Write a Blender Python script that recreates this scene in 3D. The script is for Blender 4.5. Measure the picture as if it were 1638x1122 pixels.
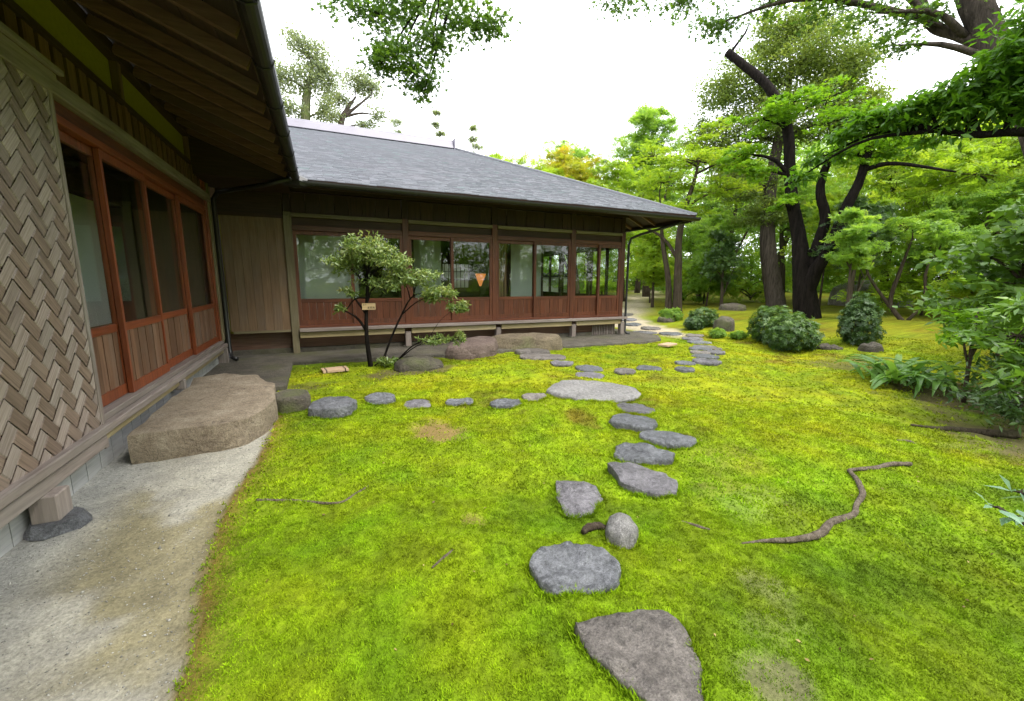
import bpy, bmesh, math, random
import numpy as np
from mathutils import Vector, Matrix
from mathutils import noise as mnoise
R_ = math.radians
rng = np.random.default_rng(7)
random.seed(7)
sc = bpy.context.scene
for o in list(bpy.data.objects):
    bpy.data.objects.remove(o)
col = sc.collection

# ------------------------------------------------------------------ camera
YAW, PITCH, ROLL = R_(24.17), R_(9.5), R_(0.31)
cam_data = bpy.data.cameras.new('camera')
cam_data.sensor_width = 36.0
cam_data.lens = 669.6 / 1638 * 36
cam_data.clip_start = 0.02
cam_data.clip_end = 1000
cam = bpy.data.objects.new('camera', cam_data)
col.objects.link(cam)
f_ = Vector((math.sin(YAW) * math.cos(PITCH), math.cos(YAW) * math.cos(PITCH), -math.sin(PITCH)))
r_ = Vector((math.cos(YAW), -math.sin(YAW), 0))
u_ = r_.cross(f_)
r2 = r_ * math.cos(ROLL) + u_ * math.sin(ROLL)
u2 = -r_ * math.sin(ROLL) + u_ * math.cos(ROLL)
M = Matrix((r2, u2, -f_)).transposed().to_4x4()
M.translation = Vector((0, 0, 1.25))
cam.matrix_world = M
sc.camera = cam

# ------------------------------------------------------------------ sky and sun (bright overcast)
SUN_EL, SUN_AZ = R_(58), R_(150)
world = bpy.data.worlds.new('World')
sc.world = world
world.use_nodes = True
wn, wl = world.node_tree.nodes, world.node_tree.links
wn.clear()
wo = wn.new('ShaderNodeOutputWorld')
bg = wn.new('ShaderNodeBackground')
sky = wn.new('ShaderNodeTexSky')
sky.sky_type = 'NISHITA'
sky.sun_disc = False
sky.sun_elevation = SUN_EL
sky.sun_rotation = SUN_AZ
sky.dust_density = 3.0
sky.air_density = 1.0
tc = wn.new('ShaderNodeTexCoord')
cn = wn.new('ShaderNodeTexNoise')
cn.inputs['Scale'].default_value = 2.2
cn.inputs['Detail'].default_value = 5
cr = wn.new('ShaderNodeValToRGB')
cr.color_ramp.elements[0].position = 0.3
cr.color_ramp.elements[0].color = (8.2, 8.5, 8.9, 1)
cr.color_ramp.elements[1].position = 0.7
cr.color_ramp.elements[1].color = (10.5, 10.6, 10.6, 1)
mx = wn.new('ShaderNodeMix')
mx.data_type = 'RGBA'
mx.inputs[0].default_value = 0.88
wl.new(tc.outputs['Generated'], cn.inputs['Vector'])
wl.new(cn.outputs['Fac'], cr.inputs['Fac'])
wl.new(sky.outputs['Color'], mx.inputs[6])
wl.new(cr.outputs['Color'], mx.inputs[7])
wl.new(mx.outputs[2], bg.inputs['Color'])
bg.inputs['Strength'].default_value = 0.12
wl.new(bg.outputs[0], wo.inputs[0])

sd = bpy.data.lights.new('sun', 'SUN')
sd.energy = 1.5
sd.angle = R_(30)
sd.color = (1.0, 0.96, 0.9)
sun = bpy.data.objects.new('sun', sd)
col.objects.link(sun)
sun.location = (0, 0, 30)
sdir = Vector((math.sin(SUN_AZ) * math.cos(SUN_EL), math.cos(SUN_AZ) * math.cos(SUN_EL), math.sin(SUN_EL)))
sun.rotation_euler = sdir.to_track_quat('Z', 'Y').to_euler()

sc.view_settings.view_transform = 'Standard'
sc.view_settings.look = 'None'
sc.view_settings.gamma = 1.0
sc.view_settings.use_curve_mapping = False
sc.view_settings.exposure = 1.75
sc.render.engine = 'CYCLES'
cy = sc.cycles
cy.max_bounces = 10
cy.diffuse_bounces = 6
cy.glossy_bounces = 3
cy.transmission_bounces = 4
cy.transparent_max_bounces = 12
cy.caustics_reflective = False
cy.caustics_refractive = False
cy.use_denoising = True

# ------------------------------------------------------------------ helpers
def sm(t):
    t = np.clip(t, 0, 1)
    return t * t * (3 - 2 * t)

def hgt(x, y):
    x = np.asarray(x, float)
    y = np.asarray(y, float)
    b = 0.30 * sm((x - 7) / 5.5) + 0.02 * np.clip(x - 12.5, 0, 50) + 0.15 * sm((y - 13) / 12) * sm((x - 6) / 3)
    w = sm((x + 0.2) / 0.8) * sm((6.9 - y) / 1.5)
    return b + w * (0.022 * np.sin(1.7 * x + 0.9 * y) + 0.018 * np.sin(2.9 * y - 1.3 * x + 1.0) + 0.012 * np.sin(4.7 * x + 3.1 * y))

_perm = np.random.default_rng(3).random((256, 256))
def vnoise(x, y):
    xi = np.floor(x).astype(int)
    yi = np.floor(y).astype(int)
    fx = x - xi
    fy = y - yi
    fx = fx * fx * (3 - 2 * fx)
    fy = fy * fy * (3 - 2 * fy)
    g = lambda a, b: _perm[a & 255, b & 255]
    return (g(xi, yi) * (1 - fx) + g(xi + 1, yi) * fx) * (1 - fy) + (g(xi, yi + 1) * (1 - fx) + g(xi + 1, yi + 1) * fx) * fy

def fbm(x, y, s=1.0, o=4):
    x = np.asarray(x, float) * s
    y = np.asarray(y, float) * s
    t = 0
    a = 0.5
    n = 0
    for i in range(o):
        t = t + a * vnoise(x + 17.3 * i, y + 9.1 * i)
        n += a
        x = x * 2.03
        y = y * 2.03
        a *= 0.5
    return t / n

ORG = {}
def tag(o, label=None, cat=None, group=None, kind=None):
    if label: o['label'] = label
    if cat: o['category'] = cat
    if group: o['group'] = group
    if kind: o['kind'] = kind
    return o

def empty(name, loc, label, cat, group=None):
    e = bpy.data.objects.new(name, None)
    e.empty_display_size = 0.2
    e.location = loc
    col.objects.link(e)
    ORG[e.name] = Vector(loc)
    return tag(e, label, cat, group)

def mesh_obj(name, V, F, mat, parent=None, smooth=False, loc=None, attrs=None):
    """V in world coordinates; the object's origin is its root's base"""
    if parent is not None:
        o0 = ORG[parent.name]
    else:
        o0 = Vector(loc) if loc is not None else Vector((0, 0, 0))
    me = bpy.data.meshes.new(name)
    V = np.asarray(V, dtype=np.float64).reshape(-1, 3) - np.array(o0)
    if isinstance(F, np.ndarray):
        k = F.shape[1]
        me.vertices.add(len(V))
        me.vertices.foreach_set('co', V.astype(np.float32).ravel())
        me.loops.add(F.size)
        me.loops.foreach_set('vertex_index', F.astype(np.int32).ravel())
        me.polygons.add(len(F))
        me.polygons.foreach_set('loop_start', np.arange(0, F.size, k, dtype=np.int32))
        me.polygons.foreach_set('loop_total', np.full(len(F), k, dtype=np.int32))
        me.update(calc_edges=True)
    else:
        me.from_pydata(V.tolist(), [], F)
        me.update()
    if attrs:
        for an, (typ, data) in attrs.items():
            a = me.attributes.new(an, typ, 'POINT')
            if typ == 'FLOAT':
                a.data.foreach_set('value', np.asarray(data, dtype=np.float32).ravel())
            else:
                a.data.foreach_set('color', np.asarray(data, dtype=np.float32).ravel())
    if smooth:
        me.polygons.foreach_set('use_smooth', np.ones(len(me.polygons), dtype=bool))
    me.materials.append(mat)
    o = bpy.data.objects.new(name, me)
    col.objects.link(o)
    if parent is not None:
        o.parent = parent
    else:
        o.location = o0
    ORG[o.name] = o0
    return o

def catmull(P, n):
    P = [np.array(p, float) for p in P]
    if len(P) == 2:
        return [P[0] * (1 - t) + P[1] * t for t in np.linspace(0, 1, n)]
    Q = [2 * P[0] - P[1]] + P + [2 * P[-1] - P[-2]]
    out = []
    segs = len(P) - 1
    for t in np.linspace(0, segs, n):
        i = min(int(t), segs - 1)
        f = t - i
        a, b, c, d = Q[i], Q[i + 1], Q[i + 2], Q[i + 3]
        out.append(0.5 * ((2 * b) + (-a + c) * f + (2 * a - 5 * b + 4 * c - d) * f * f + (-a + 3 * b - 3 * c + d) * f ** 3))
    return out

class MB:
    def __init__(s):
        s.V = []
        s.F = []
    def box(s, x0, x1, y0, y1, z0, z1):
        if x0 > x1: x0, x1 = x1, x0
        if y0 > y1: y0, y1 = y1, y0
        if z0 > z1: z0, z1 = z1, z0
        b = len(s.V)
        s.V += [(x0, y0, z0), (x1, y0, z0), (x1, y1, z0), (x0, y1, z0), (x0, y0, z1), (x1, y0, z1), (x1, y1, z1), (x0, y1, z1)]
        s.F += [tuple(b + i for i in f) for f in ((0, 3, 2, 1), (4, 5, 6, 7), (0, 1, 5, 4), (1, 2, 6, 5), (2, 3, 7, 6), (3, 0, 4, 7))]
        return s
    def hexa(s, P):
        b = len(s.V)
        s.V += [tuple(p) for p in P]
        s.F += [tuple(b + i for i in f) for f in ((0, 3, 2, 1), (4, 5, 6, 7), (0, 1, 5, 4), (1, 2, 6, 5), (2, 3, 7, 6), (3, 0, 4, 7))]
        return s
    def beam(s, a, b, w, h, up=(0, 0, 1)):
        a = Vector(a); b = Vector(b)
        d = (b - a).normalized()
        sd = d.cross(Vector(up)).normalized() * (w / 2)
        u = sd.cross(d).normalized() * (h / 2)
        return s.hexa([a - sd - u, a + sd - u, a + sd + u, a - sd + u, b - sd - u, b + sd - u, b + sd + u, b - sd + u])
    def tube(s, pts, radii, n=8, jit=0.0, res=None, cap=True):
        if res:
            rad = np.interp(np.linspace(0, 1, res), np.linspace(0, 1, len(radii)), radii)
            pts = catmull(pts, res)
        else:
            rad = radii if hasattr(radii, '__len__') else [radii] * len(pts)
        pts = [Vector(p) for p in pts]
        b = len(s.V)
        ref = None
        for i, p in enumerate(pts):
            t = (pts[min(i + 1, len(pts) - 1)] - pts[max(i - 1, 0)]).normalized()
            if ref is None:
                ref = Vector((1, 0, 0)) if abs(t.x) < 0.8 else Vector((0, 1, 0))
            e1 = (ref - t * ref.dot(t)).normalized()
            ref = e1
            e2 = t.cross(e1)
            for k in range(n):
                a = 2 * math.pi * k / n
                rr = rad[i] * (1 + jit * (random.random() - 0.5) * 2)
                s.V.append(tuple(p + e1 * (math.cos(a) * rr) + e2 * (math.sin(a) * rr)))
        for i in range(len(pts) - 1):
            for k in range(n):
                s.F.append((b + i * n + k, b + i * n + (k + 1) % n, b + (i + 1) * n + (k + 1) % n, b + (i + 1) * n + k))
        if cap:
            s.F.append(tuple(b + k for k in range(n))[::-1])
            s.F.append(tuple(b + (len(pts) - 1) * n + k for k in range(n)))
        return s
    def build(s, name, mat, parent=None, smooth=False, loc=None, bevel=0):
        o = mesh_obj(name, s.V, s.F, mat, parent, smooth, loc)
        if bevel:
            m = o.modifiers.new('bevel', 'BEVEL')
            m.width = bevel
            m.segments = 1
            m.limit_method = 'ANGLE'
        return o

# ------------------------------------------------------------------ materials
class NT:
    def __init__(s, name):
        s.m = bpy.data.materials.new(name)
        s.m.use_nodes = True
        s.n = s.m.node_tree.nodes
        s.l = s.m.node_tree.links
        s.n.clear()
        s.out = s.n.new('ShaderNodeOutputMaterial')
    def new(s, t, **kw):
        nd = s.n.new(t)
        for k, v in kw.items():
            setattr(nd, k, v)
        return nd
    def link(s, a, b): s.l.new(a, b)
    def noise(s, vec, scale, detail=4, rough=0.55):
        nd = s.new('ShaderNodeTexNoise')
        nd.inputs['Scale'].default_value = scale
        nd.inputs['Detail'].default_value = detail
        nd.inputs['Roughness'].default_value = rough
        if vec is not None: s.link(vec, nd.inputs['Vector'])
        return nd
    def mapping(s, vec, scale):
        nd = s.new('ShaderNodeMapping')
        nd.inputs['Scale'].default_value = scale
        s.link(vec, nd.inputs['Vector'])
        return nd.outputs[0]
    def ramp(s, fac, stops):
        nd = s.new('ShaderNodeValToRGB')
        e = nd.color_ramp.elements
        while len(e) < len(stops): e.new(0.5)
        for i, (p, c) in enumerate(stops):
            e[i].position = p
            e[i].color = (*c, 1) if len(c) == 3 else c
        s.link(fac, nd.inputs['Fac'])
        return nd.outputs['Color']
    def mix(s, fac, a, b, blend='MIX'):
        nd = s.new('ShaderNodeMix', data_type='RGBA', blend_type=blend)
        for i, v in ((0, fac), (6, a), (7, b)):
            if isinstance(v, (int, float)): nd.inputs[i].default_value = v
            elif isinstance(v, tuple): nd.inputs[i].default_value = (*v, 1)
            else: s.link(v, nd.inputs[i])
        return nd.outputs[2]
    def math(s, op, a, b=None):
        nd = s.new('ShaderNodeMath', operation=op)
        for i, v in enumerate((a, b)):
            if v is None: continue
            if isinstance(v, (int, float)): nd.inputs[i].default_value = v
            else: s.link(v, nd.inputs[i])
        return nd.outputs[0]
    def bump(s, h, strength, dist=0.01, normal=None):
        nd = s.new('ShaderNodeBump')
        nd.inputs['Strength'].default_value = strength
        nd.inputs['Distance'].default_value = dist
        s.link(h, nd.inputs['Height'])
        if normal is not None: s.link(normal, nd.inputs['Normal'])
        return nd.outputs[0]
    def principled(s, color, rough=0.6, normal=None, spec=0.4, metal=0.0):
        p = s.new('ShaderNodeBsdfPrincipled')
        if isinstance(color, tuple): p.inputs['Base Color'].default_value = (*color, 1)
        else: s.link(color, p.inputs['Base Color'])
        if isinstance(rough, (int, float)): p.inputs['Roughness'].default_value = rough
        else: s.link(rough, p.inputs['Roughness'])
        p.inputs['Specular IOR Level'].default_value = spec
        p.inputs['Metallic'].default_value = metal
        if normal is not None: s.link(normal, p.inputs['Normal'])
        return p.outputs[0]
    def done(s, sh):
        s.link(sh, s.out.inputs['Surface'])
        return s.m

def m_wood(name, c1, c2, axis='z', rough=0.5, var=0.25, spec=0.35, fine=16, wear=0.45, rotx=0.0):
    c1 = tuple(x * 0.8 for x in c1)
    c2 = tuple(x * 0.8 for x in c2)
    t = NT(name)
    co = t.new('ShaderNodeTexCoord').outputs['Object']
    oi = t.new('ShaderNodeObjectInfo').outputs['Random']
    off = t.new('ShaderNodeVectorMath', operation='ADD')
    t.link(co, off.inputs[0])
    cmb = t.new('ShaderNodeCombineXYZ')
    k = t.math('MULTIPLY', oi, 37.0)
    for i in range(3): t.link(k, cmb.inputs[i])
    t.link(cmb.outputs[0], off.inputs[1])
    sc_ = [fine] * 3
    sc_['xyz'.index(axis)] = 0.9
    vec_ = off.outputs[0]
    if rotx:
        vr = t.new('ShaderNodeVectorRotate', rotation_type='X_AXIS')
        vr.inputs['Angle'].default_value = rotx
        t.link(vec_, vr.inputs['Vector'])
        vec_ = vr.outputs[0]
    v = t.mapping(vec_, sc_)
    n = t.noise(v, 3.0, 6, 0.6).outputs['Fac']
    n2 = t.noise(off.outputs[0], 1.3, 3).outputs['Fac']
    c = t.ramp(n, [(0.3, c1), (0.72, c2)])
    c = t.mix(t.math('MULTIPLY', n2, 0.5), c, tuple(x * 0.45 for x in c1))
    n3 = t.noise(off.outputs[0], 0.7, 6, 0.7).outputs['Fac']
    gw_ = sum(c2) / 3
    c = t.mix(t.ramp(n3, [(0.48, (0, 0, 0)), (0.75, (wear, wear, wear))]), c, (gw_ * 0.95, gw_ * 0.9, gw_ * 0.82))
    val = t.math('ADD', t.math('MULTIPLY', oi, var), 1 - var / 2)
    hs = t.new('ShaderNodeHueSaturation')
    t.link(val, hs.inputs['Value'])
    t.link(c, hs.inputs['Color'])
    nb = t.bump(n, 0.35, 0.004)
    return t.done(t.principled(hs.outputs[0], rough, nb, spec))

def m_plain(name, c, rough=0.7, nscale=12, amp=0.2, spec=0.3, bump=0.1, metal=0.0):
    t = NT(name)
    co = t.new('ShaderNodeTexCoord').outputs['Object']
    n = t.noise(co, nscale, 5).outputs['Fac']
    c2 = t.ramp(n, [(0.25, tuple(x * (1 - amp) for x in c)), (0.75, tuple(min(1, x * (1 + amp)) for x in c))])
    return t.done(t.principled(c2, rough, t.bump(n, bump, 0.01), spec, metal))

def m_stone(name, ca, cb, cc, rough=0.5, speck=0.5, lichen=None):
    ca, cb, cc = (tuple(x * k for x in c) for c, k in ((ca, 0.7), (cb, 0.8), (cc, 0.9)))
    t = NT(name)
    co0 = t.new('ShaderNodeTexCoord').outputs['Object']
    oi = t.new('ShaderNodeObjectInfo').outputs['Random']
    off = t.new('ShaderNodeVectorMath', operation='ADD')
    t.link(co0, off.inputs[0])
    cmb = t.new('ShaderNodeCombineXYZ')
    k = t.math('MULTIPLY', oi, 23.0)
    for i in range(3): t.link(k, cmb.inputs[i])
    t.link(cmb.outputs[0], off.inputs[1])
    co = off.outputs[0]
    n1 = t.noise(co, 4.5, 9, 0.68).outputs['Fac']
    n2 = t.noise(co, 32, 7, 0.75).outputs['Fac']
    n3 = t.noise(co, 160, 3, 0.75).outputs['Fac']
    vor = t.new('ShaderNodeTexVoronoi', feature='F1')
    vor.inputs['Scale'].default_value = 13
    wv = t.new('ShaderNodeVectorMath', operation='ADD')
    t.link(co, wv.inputs[0])
    nn = t.noise(co, 6, 3)
    sc3 = t.new('ShaderNodeVectorMath', operation='SCALE')
    sc3.inputs['Scale'].default_value = 0.25
    t.link(nn.outputs['Color'], sc3.inputs[0])
    t.link(sc3.outputs[0], wv.inputs[1])
    t.link(wv.outputs[0], vor.inputs['Vector'])
    pit = t.ramp(vor.outputs['Distance'], [(0.04, (0, 0, 0)), (0.26, (1, 1, 1))])
    c = t.ramp(n1, [(0.32, ca), (0.5, cb), (0.70, cc)])
    c = t.mix(speck, c, t.ramp(n2, [(0.33, tuple(x * 0.45 for x in ca)), (0.66, cc)]), 'MIX')
    c = t.mix(0.6, c, t.ramp(n3, [(0.36, (0.3, 0.3, 0.3)), (0.62, (1.15, 1.15, 1.15))]), 'MULTIPLY')
    c = t.mix(0.35, c, pit, 'MULTIPLY')
    if lichen:
        n4 = t.noise(co, 1.9, 5).outputs['Fac']
        c = t.mix(t.ramp(n4, [(0.52, (0, 0, 0)), (0.68, (0.8, 0.8, 0.8))]), c, lichen)
    hs = t.new('ShaderNodeHueSaturation')
    t.link(t.math('ADD', t.math('MULTIPLY', oi, 0.4), 0.8), hs.inputs['Value'])
    t.link(c, hs.inputs['Color'])
    h = t.math('ADD', t.math('MULTIPLY', n1, 1.5), t.math('MULTIPLY', n2, 1.1))
    h = t.math('ADD', h, t.math('MULTIPLY', pit, 0.25))
    b = t.bump(h, 1.0, 0.045)
    b = t.bump(n3, 0.7, 0.006, b)
    r = t.math('ADD', t.math('MULTIPLY', n2, 0.5), rough - 0.25)
    return t.done(t.principled(hs.outputs[0], r, b, 0.5))

def m_leaf(name, dark, mid, light, trans=0.4, rough=0.5, spec=0.35):
    t = NT(name)
    a = t.new('ShaderNodeAttribute', attribute_name='tint')
    c = t.ramp(a.outputs['Fac'], [(0.0, dark), (0.5, mid), (1.0, light)])
    p = t.principled(c, rough, None, spec)
    tr = t.new('ShaderNodeBsdfTranslucent')
    c2 = t.mix(1.0, c, (1.25, 1.2, 0.6), 'MULTIPLY')
    t.link(c2, tr.inputs['Color'])
    ms = t.new('ShaderNodeMixShader')
    ms.inputs[0].default_value = trans
    t.link(p, ms.inputs[1])
    t.link(tr.outputs[0], ms.inputs[2])
    return t.done(ms.outputs[0])

def m_col(name, rough=0.8, trans=0.0, nscale=60, namp=0.5, bump=0.0):
    """colour comes from the mesh's own 'col' attribute (moss, soil)"""
    t = NT(name)
    a = t.new('ShaderNodeAttribute', attribute_name='col')
    co = t.new('ShaderNodeTexCoord').outputs['Object']
    n = t.noise(co, nscale, 6, 0.7).outputs['Fac']
    n2 = t.noise(co, nscale * 0.12, 5, 0.6).outputs['Fac']
    lo = 1 - namp
    hi = 1 + namp * 0.5
    c = t.mix(1.0, a.outputs['Color'], t.ramp(n, [(0.3, (lo, lo, lo)), (0.7, (hi, hi, hi))]), 'MULTIPLY')
    c = t.mix(1.0, c, t.ramp(n2, [(0.3, (0.8, 0.8, 0.8)), (0.7, (1.15, 1.15, 1.1))]), 'MULTIPLY')
    nb = t.bump(n, bump, 0.02) if bump else None
    p = t.principled(c, rough, nb, 0.15)
    if trans:
        tr = t.new('ShaderNodeBsdfTranslucent')
        t.link(c, tr.inputs['Color'])
        ms = t.new('ShaderNodeMixShader')
        ms.inputs[0].default_value = trans
        t.link(p, ms.inputs[1])
        t.link(tr.outputs[0], ms.inputs[2])
        p = ms.outputs[0]
    return t.done(p)

def m_glass(name):
    t = NT(name)
    g = t.new('ShaderNodeNewGeometry')
    ior = t.math('ADD', t.math('MULTIPLY', g.outputs['Backfacing'], 1 / 1.5 - 1.5), 1.5)
    fr = t.new('ShaderNodeFresnel')
    t.link(ior, fr.inputs['IOR'])
    tr = t.new('ShaderNodeBsdfTransparent')
    tr.inputs[0].default_value = (0.92, 0.95, 0.93, 1)
    gl = t.new('ShaderNodeBsdfGlossy')
    gl.inputs['Roughness'].default_value = 0.0
    ms = t.new('ShaderNodeMixShader')
    t.link(fr.outputs[0], ms.inputs[0])
    t.link(tr.outputs[0], ms.inputs[1])
    t.link(gl.outputs[0], ms.inputs[2])
    return t.done(ms.outputs[0])

def m_paper(name, c, trans=0.45):
    t = NT(name)
    p = t.principled(c, 0.9, None, 0.1)
    tr = t.new('ShaderNodeBsdfTranslucent')
    tr.inputs[0].default_value = (*c, 1)
    ms = t.new('ShaderNodeMixShader')
    ms.inputs[0].default_value = trans
    t.link(p, ms.inputs[1])
    t.link(tr.outputs[0], ms.inputs[2])
    return t.done(ms.outputs[0])

def m_emit(name, c, s):
    t = NT(name)
    e = t.new('ShaderNodeEmission')
    e.inputs[0].default_value = (*c, 1)
    e.inputs[1].default_value = s
    return t.done(e.outputs[0])

def m_bark(name, c1, c2, moss=None, ridged=18):
    t = NT(name)
    co = t.new('ShaderNodeTexCoord').outputs['Object']
    v = t.mapping(co, (ridged, ridged, 3.0))
    n = t.noise(v, 1.0, 6, 0.65).outputs['Fac']
    n2 = t.noise(co, 2.0, 4).outputs['Fac']
    c = t.ramp(n, [(0.3, c1), (0.7, c2)])
    if moss:
        c = t.mix(t.ramp(n2, [(0.5, (0, 0, 0)), (0.7, (0.7, 0.7, 0.7))]), c, moss)
    return t.done(t.principled(c, 0.95, t.bump(n, 1.0, 0.06), 0.08))

def m_tint(name, stops, rough, spec, bumpscale=None):
    t = NT(name)
    a = t.new('ShaderNodeAttribute', attribute_name='tint')
    co = t.new('ShaderNodeTexCoord').outputs['Object']
    c = t.ramp(a.outputs['Fac'], stops)
    n = t.noise(t.mapping(co, (1.2, 3, 3)), 1.4, 5).outputs['Fac']
    c = t.mix(1.0, c, t.ramp(n, [(0.3, (0.9, 0.95, 0.95)), (0.7, (1.08, 1.04, 1.06))]), 'MULTIPLY')
    n2 = t.noise(co, 40, 3).outputs['Fac']
    return t.done(t.principled(c, rough, t.bump(n2, 0.3, 0.006), spec))

RED1, RED2 = (0.17, 0.036, 0.012), (0.40, 0.10, 0.032)
WD = {}
for ax in 'xyz':
    WD['red' + ax] = m_wood('lacquered_red_wood_' + ax, RED1, RED2, ax, 0.42, 0.3, 0.45, 16, 0.15)
    WD['mred' + ax] = m_wood('dark_red_wood_' + ax, (0.075, 0.018, 0.009), (0.22, 0.066, 0.027), ax, 0.45, 0.35, 0.4, 16, 0.12)
    WD['panel' + ax] = m_wood('brown_panel_wood_' + ax, (0.15, 0.07, 0.04), (0.34, 0.185, 0.11), ax, 0.6, 0.45)
    WD['dark' + ax] = m_wood('dark_weathered_wood_' + ax, (0.035, 0.018, 0.012), (0.09, 0.045, 0.03), ax, 0.65, 0.4)
    WD['grey' + ax] = m_wood('grey_weathered_wood_' + ax, (0.185, 0.145, 0.125), (0.40, 0.33, 0.295), ax, 0.7, 0.3)
    WD['olive' + ax] = m_wood('olive_weathered_wood_' + ax, (0.16, 0.13, 0.07), (0.31, 0.26, 0.15), ax, 0.65, 0.3)
    WD['tan' + ax] = m_wood('pale_tan_wood_' + ax, (0.33, 0.25, 0.12), (0.55, 0.44, 0.24), ax, 0.6, 0.2)
    WD['batten' + ax] = m_wood('brown_batten_wood_' + ax, (0.13, 0.062, 0.04), (0.27, 0.145, 0.095), ax, 0.65, 0.4)
    WD['sheath' + ax] = m_wood('tan_brown_sheathing_' + ax, (0.17, 0.10, 0.055), (0.31, 0.20, 0.115), ax, 0.65, 0.2)
M_SKIRT = m_wood('pale_grey_skirting_wood', (0.38, 0.38, 0.38), (0.62, 0.61, 0.6), 'y', 0.75, 0.15)
M_STRIP_A = m_wood('pale_woven_bark', (0.25, 0.183, 0.158), (0.62, 0.51, 0.46), 'z', 0.42, 0.3, 0.6, 34, 0.3, R_(45))
M_STRIP_B = m_wood('brown_woven_bark', (0.15, 0.097, 0.073), (0.43, 0.31, 0.245), 'z', 0.45, 0.35, 0.6, 34, 0.3, R_(-45))
M_PLASTER = m_plain('olive_plaster', (0.24, 0.215, 0.03), 0.9, 30, 0.12)
M_WPLASTER = m_plain('white_plaster', (0.40, 0.41, 0.38), 0.9, 6, 0.08)
M_METAL = m_plain('dark_gutter_metal', (0.013, 0.0125, 0.0125), 0.4, 8, 0.3, 0.5)
M_COPPER = m_plain('grey_ridge_metal', (0.15, 0.14, 0.175), 0.45, 3, 0.15, 0.5)
M_SHINGLE = m_tint('grey_roof_shingle', [(0, (0.095, 0.098, 0.114)), (0.5, (0.132, 0.136, 0.158)), (0.85, (0.17, 0.174, 0.20)), (1, (0.13, 0.17, 0.175))], 0.36, 0.5)
M_GLASS = m_glass('window_glass')
M_PAPER = m_paper('white_screen_paper', (0.8, 0.81, 0.78))
M_BLIND = m_paper('grey_green_blind', (0.55, 0.57, 0.50), 0.3)
M_BLACK = m_plain('black_lacquer', (0.012, 0.011, 0.012), 0.35, 6, 0.2)
M_TATAMI = m_plain('straw_mat', (0.17, 0.15, 0.08), 0.8, 60, 0.15)
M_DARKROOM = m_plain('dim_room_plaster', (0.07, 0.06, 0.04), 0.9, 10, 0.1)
M_LAMP = m_emit('glowing_orange_paper', (1.0, 0.34, 0.09), 0.2)
M_STONE_G = m_stone('blue_grey_stone', (0.035, 0.038, 0.044), (0.135, 0.141, 0.158), (0.42, 0.43, 0.465), 0.38, 0.55)
M_STONE_P = m_stone('purple_grey_stone', (0.055, 0.05, 0.057), (0.185, 0.172, 0.19), (0.46, 0.435, 0.47), 0.38, 0.5)
M_STONE_B = m_stone('brown_stone', (0.06, 0.05, 0.046), (0.20, 0.172, 0.157), (0.46, 0.41, 0.37), 0.42, 0.5)
M_STONE_T = m_stone('tan_step_stone', (0.36, 0.255, 0.165), (0.60, 0.47, 0.32), (0.82, 0.69, 0.51), 0.8, 0.4)
M_STONE_R = m_stone('reddish_rough_stone', (0.09, 0.055, 0.045), (0.19, 0.13, 0.105), (0.30, 0.225, 0.19), 0.85, 0.5)
M_STONE_L = m_stone('olive_tan_boulder', (0.10, 0.075, 0.045), (0.20, 0.155, 0.095), (0.33, 0.26, 0.165), 0.8, 0.5, (0.12, 0.12, 0.05))
M_STONE_M = m_stone('mossy_brown_stone', (0.05, 0.04, 0.03), (0.12, 0.10, 0.07), (0.22, 0.19, 0.14), 0.8, 0.4, (0.10, 0.12, 0.03))
M_STONE_W = m_stone('pale_speckled_granite', (0.16, 0.15, 0.145), (0.36, 0.34, 0.33), (0.55, 0.53, 0.51), 0.6, 0.6)
M_SLAB = m_stone('old_concrete', (0.075, 0.066, 0.05), (0.14, 0.122, 0.092), (0.21, 0.185, 0.145), 0.8, 0.3, (0.085, 0.085, 0.035))
M_BARK_D = m_bark('dark_bark', (0.004, 0.0035, 0.003), (0.018, 0.014, 0.012))
M_BARK_G = m_bark('grey_ridged_bark', (0.035, 0.028, 0.024), (0.13, 0.105, 0.09), None, 26)
M_BARK_M = m_bark('brown_bark', (0.03, 0.022, 0.016), (0.09, 0.07, 0.052), (0.05, 0.06, 0.02))
M_ROOT = m_bark('grey_brown_root', (0.07, 0.055, 0.042), (0.20, 0.165, 0.13), None, 24)
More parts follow.
